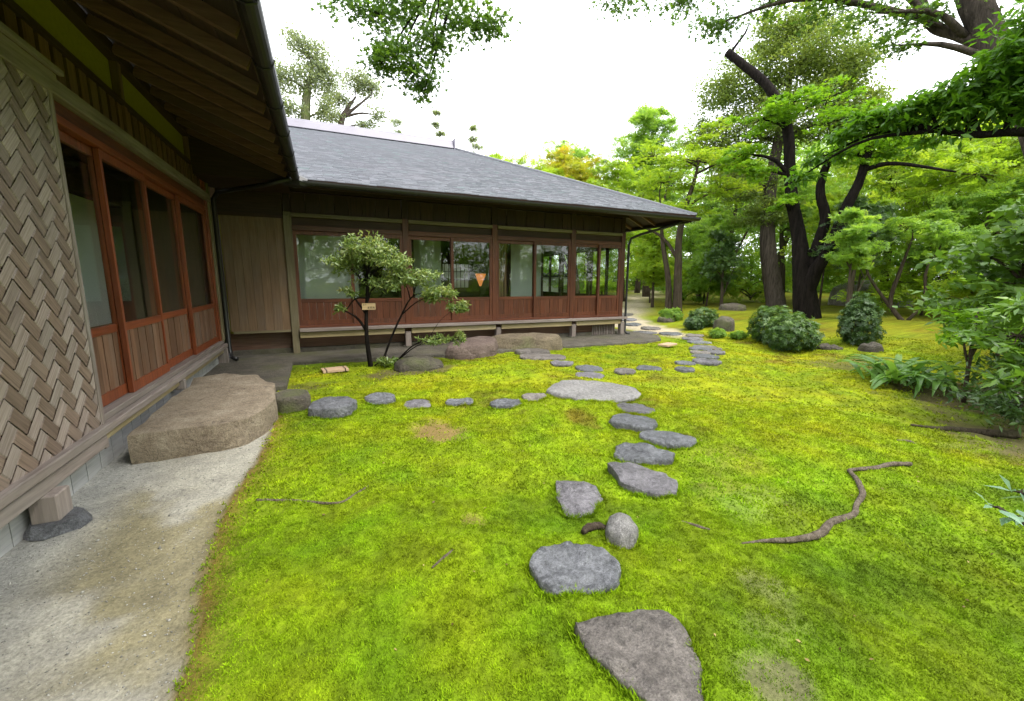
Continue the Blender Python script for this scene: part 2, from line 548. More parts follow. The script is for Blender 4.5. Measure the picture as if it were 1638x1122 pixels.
LF = dict(
    maple=m_leaf('maple_leaf_green', (0.065, 0.15, 0.010), (0.14, 0.29, 0.016), (0.24, 0.41, 0.025), 0.55),
    hang=m_leaf('overhanging_maple_leaf', (0.04, 0.085, 0.022), (0.085, 0.17, 0.03), (0.23, 0.40, 0.025), 0.45),
    near=m_leaf('near_branch_leaf', (0.030, 0.085, 0.007), (0.072, 0.18, 0.012), (0.15, 0.30, 0.018), 0.5, 0.42, 0.5),
    yellow=m_leaf('yellow_green_maple_leaf', (0.14, 0.25, 0.022), (0.26, 0.40, 0.035), (0.42, 0.48, 0.055), 0.58),
    orange=m_leaf('amber_green_maple_leaf', (0.16, 0.22, 0.015), (0.30, 0.33, 0.025), (0.50, 0.33, 0.04), 0.5),
    dark=m_leaf('evergreen_leaf', (0.022, 0.052, 0.014), (0.055, 0.115, 0.028), (0.12, 0.20, 0.05), 0.3, 0.42, 0.5),
    olive=m_leaf('olive_crown_leaf', (0.075, 0.12, 0.03), (0.155, 0.225, 0.05), (0.31, 0.36, 0.08), 0.5),
    mid=m_leaf('woodland_leaf', (0.10, 0.20, 0.030), (0.20, 0.35, 0.055), (0.34, 0.47, 0.085), 0.6),
    far=m_leaf('haze_pale_leaf', (0.12, 0.155, 0.12), (0.20, 0.25, 0.165), (0.30, 0.36, 0.14), 0.5),  # greyed to stand in for haze and lens glare
    azalea=m_leaf('azalea_leaf', (0.06, 0.105, 0.03), (0.16, 0.235, 0.06), (0.42, 0.43, 0.15), 0.35, 0.34, 0.5),
    shrub=m_leaf('shrub_leaf', (0.034, 0.085, 0.014), (0.09, 0.185, 0.024), (0.19, 0.30, 0.045), 0.4, 0.42, 0.5),
    bushy=m_leaf('clipped_bush_leaf', (0.022, 0.058, 0.012), (0.06, 0.13, 0.022), (0.15, 0.24, 0.045), 0.35, 0.42, 0.5),
    strap=m_leaf('strap_leaf', (0.05, 0.12, 0.02), (0.11, 0.24, 0.04), (0.22, 0.37, 0.08), 0.4, 0.4, 0.5),
    blue=m_leaf('blue_green_leaf', (0.10, 0.19, 0.12), (0.19, 0.31, 0.21), (0.33, 0.46, 0.34), 0.4, 0.4, 0.5),
)

# ------------------------------------------------------------------ ground
PATH = np.array([(6.9, 7.4), (7.6, 8.1), (7.9, 9.4), (9.0, 11.3), (11.2, 13.2), (14.6, 17.0), (19, 21.5), (27, 28)])
def path_dist(x, y):
    d = np.full(np.shape(x), 1e9)
    for a, b in zip(PATH[:-1], PATH[1:]):
        v = b - a
        t = np.clip(((x - a[0]) * v[0] + (y - a[1]) * v[1]) / (v @ v), 0, 1)
        d = np.minimum(d, np.hypot(x - a[0] - t * v[0], y - a[1] - t * v[1]))
    return d

def strip_edge(y):   # east edge of the pale earth strip beside the wing
    return -0.49 + 0.05 * np.sin(1.9 * y) + 0.05 * (fbm(y, y * 0 + 4.2, 2.5) - 0.5)

PATCHES = [(0.83, 3.34, 0.20, 0.34, 0.9), (1.22, 0.70, 0.13, 0.13, 0.8), (1.60, 1.0, 0.10, 0.10, 0.4), (1.40, 0.82, 0.15, 0.12, 0.3), (0.66, 1.96, 0.07, 0.07, 0.7),
           (5.6, 1.2, 1.0, 0.6, 0.8), (6.6, 2.0, 1.0, 0.7, 0.85), (7.4, 3.6, 0.8, 0.5, 0.6), (1.05, 5.75, 0.65, 0.28, 0.8), (-0.2, 5.4, 0.25, 0.2, 0.5), (2.15, 1.55, 0.22, 0.3, 0.25), (2.6, 2.0, .3, .3, .2)]

def zones(x, y):
    """sand weight, bare-soil weight"""
    n = fbm(x, y, 3.0)
    e = strip_edge(y)
    sand = sm((e + 0.02 * (n - .5) - x) / 0.05) * sm((6.2 - y) / 0.6)
    bare = np.zeros_like(x)
    for cx, cyy, rx, ry, w in PATCHES:
        q = np.hypot((x - cx) / rx, (y - cyy) / ry) + 1.1 * (fbm(x, y, 5.0) - 0.5)
        bare = np.maximum(bare, w * sm((1.25 - q) / 0.6))
    # brown rim beside the strip
    rim = np.exp(-np.maximum(x - e, 0) / 0.07) * (x > e - 0.1) * sm((5.2 - y) / 0.4)
    pd = path_dist(x, y)
    pth = sm((0.75 + 0.5 * (n - .5) - pd) / 0.3) * sm((x - 6.9) / 0.6)
    return sand, bare, rim, pth

def moss_color(x, y):
    n1 = fbm(x, y, 0.9)
    n2 = fbm(x + 31, y - 12, 2.6)
    n3 = fbm(x - 7, y + 5, 9.0, 3)
    g = np.array([0.175, 0.265, 0.005])
    yl = np.array([0.285, 0.292, 0.006])
    dk = np.array([0.065, 0.118, 0.006])
    br = np.array([0.17, 0.105, 0.018])
    r = np.hypot(x, y)
    wy = np.clip(0.9 * sm((r - 2.0) / 4.0) * (0.45 + 1.1 * (n1 - 0.35)), 0, 1)
    c = g[None] * (1 - wy)[:, None] + yl[None] * wy[:, None]
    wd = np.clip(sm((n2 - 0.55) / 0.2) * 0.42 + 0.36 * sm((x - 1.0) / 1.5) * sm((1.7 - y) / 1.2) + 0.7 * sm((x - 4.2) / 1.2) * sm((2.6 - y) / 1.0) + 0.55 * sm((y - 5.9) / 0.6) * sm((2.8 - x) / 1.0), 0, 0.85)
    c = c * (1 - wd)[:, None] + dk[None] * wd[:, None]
    wb = np.clip(sm((n2 - 0.60) / 0.15) * sm((n1 - 0.48) / 0.15) * 0.55 + 0.25 * sm((x - 8) / 3), 0, 1)
    c = c * (1 - wb)[:, None] + br[None] * wb[:, None]
    n4 = fbm(x + 2, y + 8, 30.0, 2)
    n5 = fbm(x - 4, y + 1, 3.6, 3)
    c = c * (1 + np.array([0.22, 0.0, 0.0])[None] * (n5 - 0.5)[:, None] * 2)
    return c * ((0.70 + 0.62 * n3) * (0.56 + 0.88 * n4))[:, None]  # tone noise also puts the shade between moss hummocks into the colour

def axis(a, b, fine0, fine1, h, growth=1.16):
    v = list(np.arange(fine0, fine1, h))
    s = h
    p = fine1
    while p < b:
        v.append(p)
        s *= growth
        p += s
    v.append(b)
    s = h
    p = fine0
    left = []
    while p > a:
        s *= growth
        p -= s
        left.append(max(p, a))
    return np.array(left[::-1] + v)

gx = axis(-160, 200, -1.6, 7.5, 0.035)
gy = axis(-160, 220, 0.3, 7.6, 0.035)
GX, GY = np.meshgrid(gx, gy, indexing='ij')
fx, fy = GX.ravel(), GY.ravel()
sand, bare, rim, pth = zones(fx, fy)
fz = hgt(fx, fy)
near = (np.hypot(fx, fy) < 9)
fz = fz + near * (0.05 * (fbm(fx, fy, 4.0, 3) - 0.5) + 0.022 * (fbm(fx, fy, 14.0, 2) - 0.5)) * (1 - 0.6 * sand)
fz = fz - 0.02 * sand - 0.012 * np.clip(bare, 0, 1)
mc = moss_color(fx, fy) * 0.8
wood = sm((fx - 11.5) / 5) * 0.4 * sm((fbm(fx, fy, 0.5) - 0.42) / 0.15)
wood = np.maximum(wood, sm((fy - 9) / 5) * sm((6 - fx) / 2))
mc = mc * (1 - wood)[:, None] + np.array([0.13, 0.10, 0.04])[None] * wood[:, None]
n = fbm(fx, fy, 4.0)[:, None]
nf = fbm(fx + 3, fy, 1.7)[:, None]
pale = np.array([0.33, 0.315, 0.27])
tanc = np.array([0.225, 0.20, 0.125])
greyc = np.array([0.31, 0.315, 0.315])
wgrey = sm((-0.95 - fx) / 0.4)[:, None]
wtan = sm((nf - 0.44) / 0.13) * (1 - 0.75 * wgrey)
sc_col = pale * (1 - wtan) + tanc * wtan
sc_col = sc_col * (1 - 0.6 * wgrey) + greyc * 0.6 * wgrey
sc_col = sc_col * (0.8 + 0.4 * n)
soil = np.where(((fx > 4.2) | (fy > 5))[:, None], np.array([[0.085, 0.062, 0.035]]), np.array([[0.19, 0.125, 0.05]])) * (0.7 + 0.6 * n)
greysoil = np.array([0.125, 0.11, 0.065])[None] * (0.7 + 0.6 * n)
isgrey = ((fy < 1.6) & (fx < 3))[:, None]
soil = np.where(isgrey, greysoil, soil)
gc = mc * (1 - bare)[:, None] + soil * bare[:, None]
rimw = np.clip(rim * 1.1, 0, 0.9)[:, None]
gc = gc * (1 - rimw) + np.array([0.155, 0.10, 0.025]) * (0.7 + 0.6 * n) * rimw
gc = gc * (1 - sand)[:, None] + sc_col * sand[:, None]
gc = gc * (1 - pth)[:, None] + (np.array([0.42, 0.36, 0.26]) * (0.8 + 0.4 * n)) * pth[:, None]
nx_, ny_ = len(gx), len(gy)
idx = np.arange(nx_ * ny_).reshape(nx_, ny_)
F = np.stack([idx[:-1, :-1], idx[1:, :-1], idx[1:, 1:], idx[:-1, 1:]], -1).reshape(-1, 4)
M_GROUND = m_col('mossy_earth', 0.95, 0.0, 70, 0.45, 0.5)
ground = mesh_obj('ground', np.stack([fx, fy, fz], 1), F, M_GROUND, smooth=True,
                  attrs={'col': ('FLOAT_COLOR', np.concatenate([gc, np.ones((len(gc), 1))], 1))})
tag(ground, kind='structure')

# low concrete apron round the house foot
def slab(name, poly, z0, z1, mat, label=None):
    mb = MB()
    k = len(poly)
    mb.V = [(x, y, z0) for x, y in poly] + [(x, y, z1) for x, y in poly]
    mb.F = [tuple(range(k, 2 * k))] + [(i, (i + 1) % k, k + (i + 1) % k, k + i) for i in range(k)]
    o = mb.build(name, mat, bevel=0.012)
    tag(o, kind='structure')
    return o
slab('pavement', [(-1.9, 5.75), (-0.78, 5.72), (-0.62, 5.3), (-0.45, 5.35), (-0.47, 6.85), (0.3, 6.80), (1.0, 6.74), (1.75, 6.62), (2.6, 6.68), (3.9, 6.66), (4.6, 6.60), (5.9, 6.56), (6.5, 6.75), (6.85, 7.2), (6.75, 8.4), (6.6, 12.5), (-1.9, 12.5)], -0.2, 0.05, M_SLAB)

# ------------------------------------------------------------------ main house
YW = 7.75          # facade plane
main = empty('main_house', (2.9, 9.6, 0), 'long low wooden house with grey hipped roof and a row of glazed sliding doors', 'house')
XE = 6.2

def wall_main(mb, u0, u1, d0, d1, z0, z1): return mb.box(u0, u1, YW - d0, YW - d1, z0, z1)
def wall_east(mb, u0, u1, d0, d1, z0, z1): return mb.box(XE + d0, XE + d1, u0, u1, z0, z1)
XW = -1.45
def wall_wing(mb, u0, u1, d0, d1, z0, z1): return mb.box(XW + d0, XW + d1, u0, u1, z0, z1)

def glass_door(root, wb, ua, ub, d, zb, zm, zt, redz, redh, panelm, nb=6, stile=0.05, rail=0.06, handle=None):
    t = 0.032
    zi0, zi1 = zb + rail * 1.3, zt - rail
    mb = MB()
    tmp = MB()
    for (p, q, a, b, d0, d1) in ((ua, ub, zb, zt, d, d + t), (ua + stile, ub - stile, zi0, zi1, d, d + t)):
        wb(tmp, p, q, d0, d1, a, b)
    # frame ring: outer box corners joined to inner box corners
    O, I = tmp.V[:8], tmp.V[8:]
    cen = Vector([sum(v[k] for v in O) / 8 for k in range(3)])
    flat = 1 if wb is wall_main else 0            # thickness axis
    run = 0 if wb is wall_main else 1
    def order(vs, side):
        v = [p for p in vs if (p[flat] > cen[flat]) == side]
        return sorted(v, key=lambda p: math.atan2(p[2] - cen[2], p[run] - cen[run]))
    of, ob, i_f, ib = order(O, True), order(O, False), order(I, True), order(I, False)
    mb.V = of + ob + i_f + ib
    for k in range(4):
        n_ = (k + 1) % 4
        mb.F += [(k, n_, 8 + n_, 8 + k), (4 + n_, 4 + k, 12 + k, 12 + n_), (n_, k, 4 + k, 4 + n_), (8 + k, 8 + n_, 12 + n_, 12 + k)]
    fr = mb.build('sliding_door', redz, root)
    bm = bmesh.new(); bm.from_mesh(fr.data); bmesh.ops.recalc_face_normals(bm, faces=bm.faces); bm.to_mesh(fr.data); bm.free()
    e = 0.001
    m2 = MB()
    wb(m2, ua + stile + e, ub - stile - e, d + 0.003, d + t - 0.004, zm - rail * 0.5, zm + rail * 0.5)
    m2.build('rail', redh, fr, bevel=0.002)
    mb = MB()
    wb(mb, ua + stile - .008, ub - stile + .008, d + 0.013, d + 0.017, zm + rail * 0.5 - .008, zt - rail + .008)
    mb.build('pane', M_GLASS, fr)
    w = (ub - ua - 2 * stile) / nb
    for i in range(nb):
        a = ua + stile + i * w
        mb = MB()
        o = 0.004 * (i % 2)
        wb(mb, a + 0.0025, a + w - 0.0025, d + 0.008 + o, d + 0.018 + o, zb + rail * 1.3 - .004, zm - rail * 0.5 + .004)
        mb.build('board', panelm, fr)
    return fr

# posts
for x in (-0.44, 1.39, 3.08, 4.85, 6.15):
    mb = MB()
    mb.box(x - 0.055, x + 0.055, YW - 0.06, YW + 0.05, 0.30, 2.30)
    mb.build('post', WD['mredz'] if x > 0 else WD['olivez'], main, bevel=0.006)
    mb = MB(); mb.box(x - 0.05, x + 0.05, YW - 0.035, YW + 0.05, 2.302, 2.621); mb.build('shaded_upper_post', WD['darkz'], main)  # upper post in darker wood, eave shade put into its colour
mb = MB(); mb.box(-0.50, -0.40, YW - 0.12, YW - 0.062, 0.03, 2.24); mb.build('post', WD['olivez'], main, bevel=0.006)
for x in (1.36, 3.12, 4.86, 6.15):
    mb = MB(); mb.box(x - 0.05, x + 0.05, YW - 0.16, YW - 0.05, 0.05, 0.335); mb.build('floor_post', WD['greyz'], main, bevel=0.006)
    mb = MB(); mb.tube([(x, YW - 0.105, 0.03), (x, YW - 0.105, 0.075)], [0.11, 0.09], 10, 0.08); mb.build('footing_stone', M_SLAB, main)
bays = [(-0.385, 0.48, 1.335), (1.445, 2.235, 3.025), (3.135, 3.965, 4.795), (4.905, 5.535, 6.095)]
for a, m_, b in bays:
    glass_door(main, wall_main, a, m_ + 0.025, -0.02, 0.50, 0.90, 2.02, WD['mredz'], WD['mredx'], WD['mredz'], 7)
    glass_door(main, wall_main, m_ - 0.025, b, 0.016, 0.50, 0.90, 2.02, WD['mredz'], WD['mredx'], WD['mredz'], 7)
    mb = MB(); wall_main(mb, a, b, -0.05, 0.052, 2.022, 2.10); mb.build('door_head', WD['mredx'], main, bevel=0.004)
    mb = MB(); wall_main(mb, a, b, -0.04, 0.02, 2.102, 2.22); mb.build('head_board', WD['darkx'], main)
    mb = MB(); wall_main(mb, a, b, -0.05, 0.056, 0.455, 0.498); mb.build('threshold', WD['mredx'], main, bevel=0.003)
    mb = MB(); wall_main(mb, a + 0.0, b - 0.0, -0.02, 0.085, 2.225, 2.285); mb.build('lintel_rail', WD['olivex'], main, bevel=0.004)
    # transom boards
    nb = max(4, int(round((b - a) / 0.215)))
    w = (b - a) / nb
    for i in range(nb):
        mb = MB(); o = 0.012 * (i % 2)
        wall_main(mb, a + i * w + 0.004, a + (i + 1) * w - 0.004, 0.0 + o, 0.016 + o, 2.287, 2.60)
        mb.build('transom_board', WD['darkz'], main)
mb = MB(); wall_main(mb, -0.5, 6.26, -0.07, 0.07, 2.622, 2.74); mb.build('wall_plate', WD['darkx'], main)
mb = MB(); wall_main(mb, -0.38, 6.24, 0.06, 0.21, 0.405, 0.455); mb.build('ledge_board', WD['greyx'], main, bevel=0.005)
for a, b in ((-0.38, 1.30), (1.42, 3.06), (3.18, 4.80), (4.92, 6.09)):
    mb = MB(); wall_main(mb, a, b, 0.10, 0.16, 0.30, 0.40); mb.build('ledge_beam', WD['tanx'], main, bevel=0.006)
mb = MB(); wall_main(mb, -1.4, 6.1, -0.12, -0.09, 0.02, 0.42); mb.build('underfloor_board', WD['battenx'], main)
mb = MB(); wall_main(mb, -1.35, 6.1, -0.088, 0.02, 0.02, 0.12); mb.build('foundation_sill', M_SLAB, main)
for i in range(14):      # ventilation slats by the corner post
    x = 5.42 + i * 0.045
    mb = MB(); wall_main(mb, x, x + 0.018, 0.022, 0.04, 0.06, 0.335); mb.build('vent_slat', WD['greyz'], main)

# boarded shutter box left of the glazed bays
mb = MB(); mb.box(-1.30, -0.505, YW - 0.095, YW - 0.03, 0.405, 0.44); mb.build('shutter_box_rail', WD['olivex'], main)
mb = MB(); mb.box(-1.36, -0.505, YW - 0.11, YW - 0.03, 2.19, 2.24); mb.build('shutter_box_rail', WD['darkx'], main)
nb = 7
w = (1.33 - 0.505) / nb
for i in range(nb):
    a = -1.33 + i * w
    o = 0.003 * (i % 2)
    mb = MB(); mb.box(a + 0.001, a + w - 0.001, YW - 0.080 - o, YW - 0.064 - o, 0.441, 2.189)
    mb.build('shutter_box_board', WD['sheathz'], main)
mb = MB(); mb.box(-1.36, -0.5, YW + 0.01, YW + 0.06, 0.40, 2.62); mb.build('wall', M_PLASTER, main)
mb = MB(); mb.box(-1.36, -0.5, YW - 0.05, YW + 0.009, 2.241, 2.62); mb.build('wall', WD['darkx'], main)

# east side: glazed corridor end
ebays = [(7.83, 8.35, 9.0), (9.10, 9.75, 10.4), (10.5, 11.1, 11.75)]
for y in (9.05, 10.45, 11.8):
    mb = MB(); mb.box(XE - 0.05, XE + 0.05, y - 0.05, y + 0.05, 0.05, 2.62); mb.build('post', WD['darkz'], main)
for a, m_, b in ebays:
    for (p, q, d) in ((a, m_ + 0.02, -0.02), (m_ - 0.02, b, 0.016)):
        glass_door(main, wall_east, p, q, d, 0.50, 0.90, 2.02, WD['darkz'], WD['darky'], WD['mredz'], 5, 0.035, 0.05)
    mb = MB(); wall_east(mb, a, b, -0.05, 0.05, 2.022, 2.61); mb.build('head_board', WD['darky'], main)
    mb = MB(); wall_east(mb, a, b, -0.05, 0.05, 0.30, 0.498); mb.build('threshold', WD['darky'], main)
mb = MB(); wall_east(mb, 7.83, 11.85, -0.07, 0.07, 2.622, 2.74); mb.build('wall_plate', WD['darky'], main)
# back of the house
ZB = 2.62
mb = MB()
mb.box(-4.5, 2.72, 11.85, 11.95, 0, ZB); mb.box(3.92, 6.25, 11.85, 11.95, 0, ZB)
mb.box(2.72, 3.92, 11.85, 11.95, 0, 1.02); mb.box(2.72, 3.92, 11.85, 11.95, 1.72, ZB)
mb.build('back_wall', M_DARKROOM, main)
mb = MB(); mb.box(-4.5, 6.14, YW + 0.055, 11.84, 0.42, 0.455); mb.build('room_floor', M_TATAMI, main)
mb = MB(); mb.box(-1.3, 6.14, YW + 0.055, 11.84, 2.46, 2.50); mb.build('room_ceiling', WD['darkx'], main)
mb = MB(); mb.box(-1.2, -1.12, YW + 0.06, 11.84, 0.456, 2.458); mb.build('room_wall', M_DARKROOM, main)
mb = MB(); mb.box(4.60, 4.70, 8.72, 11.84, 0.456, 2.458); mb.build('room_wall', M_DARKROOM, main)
# paper window in the back wall
pw = mesh_obj('paper_window', *(lambda q: (q.V, q.F))(MB().box(2.72, 3.92, 11.88, 11.886, 1.02, 1.72)), M_PAPER, main)
for i in range(11):
    x = 2.72 + i * 0.12
    mb = MB(); mb.box(x - 0.008, x + 0.008, 11.858, 11.876, 1.02, 1.72); mb.build('lattice_bar', WD['darkz'], pw)
for z in (1.03, 1.26, 1.49, 1.71):
    mb = MB(); mb.box(2.72, 3.92, 11.853, 11.857, z - 0.01, z + 0.01); mb.build('lattice_bar', WD['darkx'], pw)
# inner screens along the corridor
def inner_screen(x0, x1, mat, y=8.70):
    mb = MB(); mb.box(x0, x1, y, y + 0.012, 0.47, 2.2)
    s = mb.build('inner_screen', mat, main)
    for (a, b, c, d) in ((x0 - .03, x0, 0.457, 2.24), (x1, x1 + .03, 0.457, 2.24)):
        mb = MB(); mb.box(a, b, y - 0.012, y + 0.024, c, d); mb.build('stile', WD['darkz'], s)
    return s
inner_screen(-1.0, 0.62, M_PAPER, 8.4)
inner_screen(1.72, 2.28, M_BLIND)
inner_screen(3.86, 4.40, M_PAPER)
inner_screen(4.46, 4.62, M_BLIND, 8.68)
lat = inner_screen(3.48, 3.80, m_paper('amber_paper', (0.42, 0.26, 0.15), 0.2), 8.75)  # amber-brown paper behind the lattice bars
for i in range(5):
    mb = MB(); mb.box(3.50 + i * 0.07, 3.512 + i * 0.07, 8.733, 8.747, 0.6, 2.15); mb.build('lattice_bar', WD['mredz'], lat)
mb = MB(); mb.box(-1.0, 4.7, 8.6, 8.78, 2.245, 2.456); mb.build('inner_lintel', WD['darkx'], main)

# roof
EY, EX, EZ, SL = 6.70, 7.20, 2.60, 0.46
RY = EY + 4.1
VX = -0.30
RZ = EZ + 4.1 * SL
def roof_quad(name, P, th, mat):
    n = Vector(P[1]) - Vector(P[0])
    n = n.cross(Vector(P[2]) - Vector(P[0])).normalized()
    if n.z < 0: n = -n
    k = len(P)
    mb = MB()
    mb.V = [tuple(p) for p in P] + [tuple(Vector(p) - n * th) for p in P]
    mb.F = [tuple(range(k)), tuple(range(2 * k - 1, k - 1, -1))] + [(i, (i + 1) % k, k + (i + 1) % k, k + i) for i in range(k)]
    return mb.build(name, mat, main)
rf = roof_quad('roof', [(VX, EY, EZ), (EX, EY, EZ), (EX - 4.1, RY, RZ), (VX - 4.1, RY, RZ)], 0.05, WD['darkx'])
roof_quad('roof', [(EX, EY, EZ), (EX, EY + 8.2, EZ), (EX - 4.1, RY, RZ)], 0.05, WD['darkx'])
roof_quad('roof', [(EX, EY + 8.2, EZ), (VX - 4.1, EY + 8.2, EZ), (VX - 4.1, RY, RZ), (EX - 4.1, RY, RZ)], 0.05, WD['darkx'])
def shingles(name, kind, y_or_x):
    V, T, Fs = [], [], []
    course = 0.056
    nco = int(4.1 / course)
    for j in range(nco):
        t0 = j * course
        t1 = t0 + course * 1.7
        lo, hi = (VX - t0, EX - t0) if kind == 'front' else (EY + t0, EY + 8.2 - t0)
        p = lo + rng.uniform(0, 0.1)
        p0 = lo
        while p0 < hi:
            p1 = min(p, hi)
            lift0 = 0.020 + rng.uniform(-0.003, 0.006)
            lift1 = 0.004
            z0 = EZ + t0 * SL + lift0
            z1 = EZ + min(t1, 4.1) * SL + lift1
            t1c = min(t1, 4.1)
            b = len(V)
            sk0 = max(p0, lo) + 0.0015
            sk1 = p1 - 0.0015
            s1a = max(sk0, lo) if kind != 'front' else sk0
            s1b = min(sk1, (hi - (t1c - t0)) if True else hi)
            if sk1 - sk0 > 0.01:
                if kind == 'front':
                    q = [(sk0, EY + t0 - 0.004, z0), (sk1, EY + t0 - 0.004, z0), (max(s1b, sk0), EY + t1c, z1), (sk0, EY + t1c, z1),
                         (sk0, EY + t0 - 0.004, z0 - 0.016), (sk1, EY + t0 - 0.004, z0 - 0.016)]
                else:
                    a2 = max(sk0, lo + (t1c - t0))
                    b2 = max(min(sk1, hi - (t1c - t0)), a2 - 0.0)
                    q = [(EX - t0 + 0.004, sk0, z0), (EX - t0 + 0.004, sk1, z0), (EX - t1c, b2, z1), (EX - t1c, min(a2, b2), z1),
                         (EX - t0 + 0.004, sk0, z0 - 0.016), (EX - t0 + 0.004, sk1, z0 - 0.016)]
                V += q
                tt = np.clip(rng.normal(0.5, 0.08), 0, 0.85)
                if rng.random() < 0.02 + 0.07 * (t0 / 4.1) ** 2: tt = 0.9 + 0.1 * rng.random()
                T += [tt] * 6
                Fs += [(b, b + 1, b + 2, b + 3), (b + 4, b + 5, b + 1, b)]
            p0 = p1
            p += rng.uniform(0.09, 0.16)
    o = mesh_obj(name, V, Fs, M_SHINGLE, main, attrs={'tint': ('FLOAT', T)})
    o['kind'] = 'stuff'
    return o
shingles('shingles', 'front', 0)
shingles('shingles', 'east', 0)
mb = MB()
mb.hexa([(VX - 4.1, RY - 0.16, RZ - 0.03), (EX - 4.02, RY - 0.16, RZ - 0.03), (EX - 4.02, RY + 0.16, RZ - 0.03), (VX - 4.1, RY + 0.16, RZ - 0.03),
         (VX - 4.1, RY - 0.10, RZ + 0.13), (EX - 4.02, RY - 0.10, RZ + 0.13), (EX - 4.02, RY + 0.10, RZ + 0.13), (VX - 4.1, RY + 0.10, RZ + 0.13)])
rc = mb.build('ridge_cap', M_COPPER, main, bevel=0.01)
mb = MB(); mb.tube([(VX - 4.1, RY, RZ + 0.135), (EX - 4.0, RY, RZ + 0.135)], 0.055, 10); mb.build('ridge_roll', M_COPPER, rc)
mb = MB(); mb.box(EX - 4.019, EX - 3.99, RY - 0.18, RY + 0.18, RZ - 0.08, RZ + 0.20); mb.build('ridge_end', M_COPPER, rc)
# hip cap
hip = MB()
a, b = Vector((EX + 0.0, EY, EZ + 0.02)), Vector((EX - 4.05, RY - 0.02, RZ + 0.02))
hip.tube([a, a.lerp(b, .5), b], [0.035, 0.035, 0.035], 6); hip.build('hip_cap', M_SHINGLE, main)
# eave edge board, rafters, gutter
mb = MB(); mb.beam((VX, EY + 0.03, EZ - 0.075), (EX - 0.03, EY + 0.03, EZ - 0.075), 0.03, 0.06); mb.build('eave_board', WD['darkx'], main)
mb = MB(); mb.beam((EX - 0.03, EY + 0.05, EZ - 0.075), (EX - 0.03, EY + 5.1, EZ - 0.075), 0.03, 0.06); mb.build('eave_board', WD['darky'], main)
for i in range(17):
    x = -0.1 + i * 0.42
    if x > 6.15: break
    mb = MB(); mb.beam((x, EY + 0.05, EZ - 0.078 + 0.05 * SL), (x, YW + 0.05, EZ - 0.078 + (YW + 0.05 - EY) * SL), 0.045, 0.05); mb.build('rafter', WD['darky'], main)
for i in range(10):
    y = 7.85 + i * 0.42
    mb = MB(); mb.beam((EX - 0.05, y, EZ - 0.078 + 0.05 * SL), (XE - 0.05, y, EZ - 0.078 + (EX - XE + 0.05) * SL), 0.045, 0.05); mb.build('rafter', WD['panelx'], main)
mb = MB(); mb.beam((EX - 0.06, EY + 0.06, EZ - 0.10), (XE - 0.1, YW + 0.1, EZ - 0.10 + 1.08 * SL), 0.07, 0.09); mb.build('hip_rafter', WD['darkx'], main)
def gutter(root, a, b, r=0.064, name='gutter'):
    a = Vector(a); b = Vector(b)
    d = (b - a).normalized()
    s = d.cross(Vector((0, 0, 1)))
    mb = MB(); V = []; nseg = 9
    for p in (a, b):
        for rr in (r, r - 0.006):
            for k in range(nseg + 1):
                t = math.pi * k / nseg
                V.append(p + s * (math.cos(t) * rr) - Vector((0, 0, math.sin(t) * rr)))
    m = nseg + 1
    mb.V = [tuple(v) for v in V]
    for k in range(nseg):
        mb.F.append((k, k + 1, 2 * m + k + 1, 2 * m + k))
        mb.F.append((m + k, 3 * m + k, 3 * m + k + 1, m + k + 1))
    for e in (0, nseg):
        mb.F.append((e, 2 * m + e, 3 * m + e, m + e))
    mb.F.append(tuple(range(m))); mb.F.append(tuple(range(3 * m - 1, 2 * m - 1, -1)))
    g = mb.build(name, M_METAL, root)
    L = (b - a).length
    for i in range(int(L / 0.7) + 1):
        p = a + d * (0.2 + i * 0.7)
        if (p - a).length > L: break
        m2 = MB(); m2.tube([p + s * 0.06 + Vector((0, 0, .004)), p + s * 0.045 - Vector((0, 0, 0.05)), p - Vector((0, 0, 0.064)), p - s * 0.045 - Vector((0, 0, 0.05)), p - s * 0.065 + Vector((0, 0, 0.01))], 0.006, 5)
        m2.build('gutter_bracket', M_METAL, g)
    return g
gutter(main, (-0.22, EY - 0.04, EZ - 0.03), (EX + 0.02, EY - 0.04, EZ - 0.05))
gutter(main, (EX + 0.05, EY - 0.02, EZ - 0.04), (EX + 0.05, EY + 5.2, EZ - 0.06))
mb = MB(); mb.tube([(-0.40, EY + 0.02, EZ - 0.03), (-0.18, EY - 0.03, EZ - 0.035), (-0.1, EY - 0.03, EZ - 0.05)], [0.07, 0.085, 0.06], 8); mb.build('gutter_joint', M_METAL, main)
mb = MB()
mb.tube([(6.98, 6.86, 2.50), (6.9, 6.93, 2.44), (6.45, 7.5, 2.26), (6.30, 7.63, 2.18), (6.27, 7.66, 2.05), (6.27, 7.66, 0.12), (6.30, 7.62, 0.07), (6.34, 7.56, 0.065)], [0.028] * 8, 8)
mb.build('downpipe', M_METAL, main, smooth=True)
mb = MB(); mb.tube([(6.26, 7.68, 2.34), (7.1, 6.8, 2.47)], [0.02, 0.02], 6); mb.build('gutter_stay', M_METAL, main)

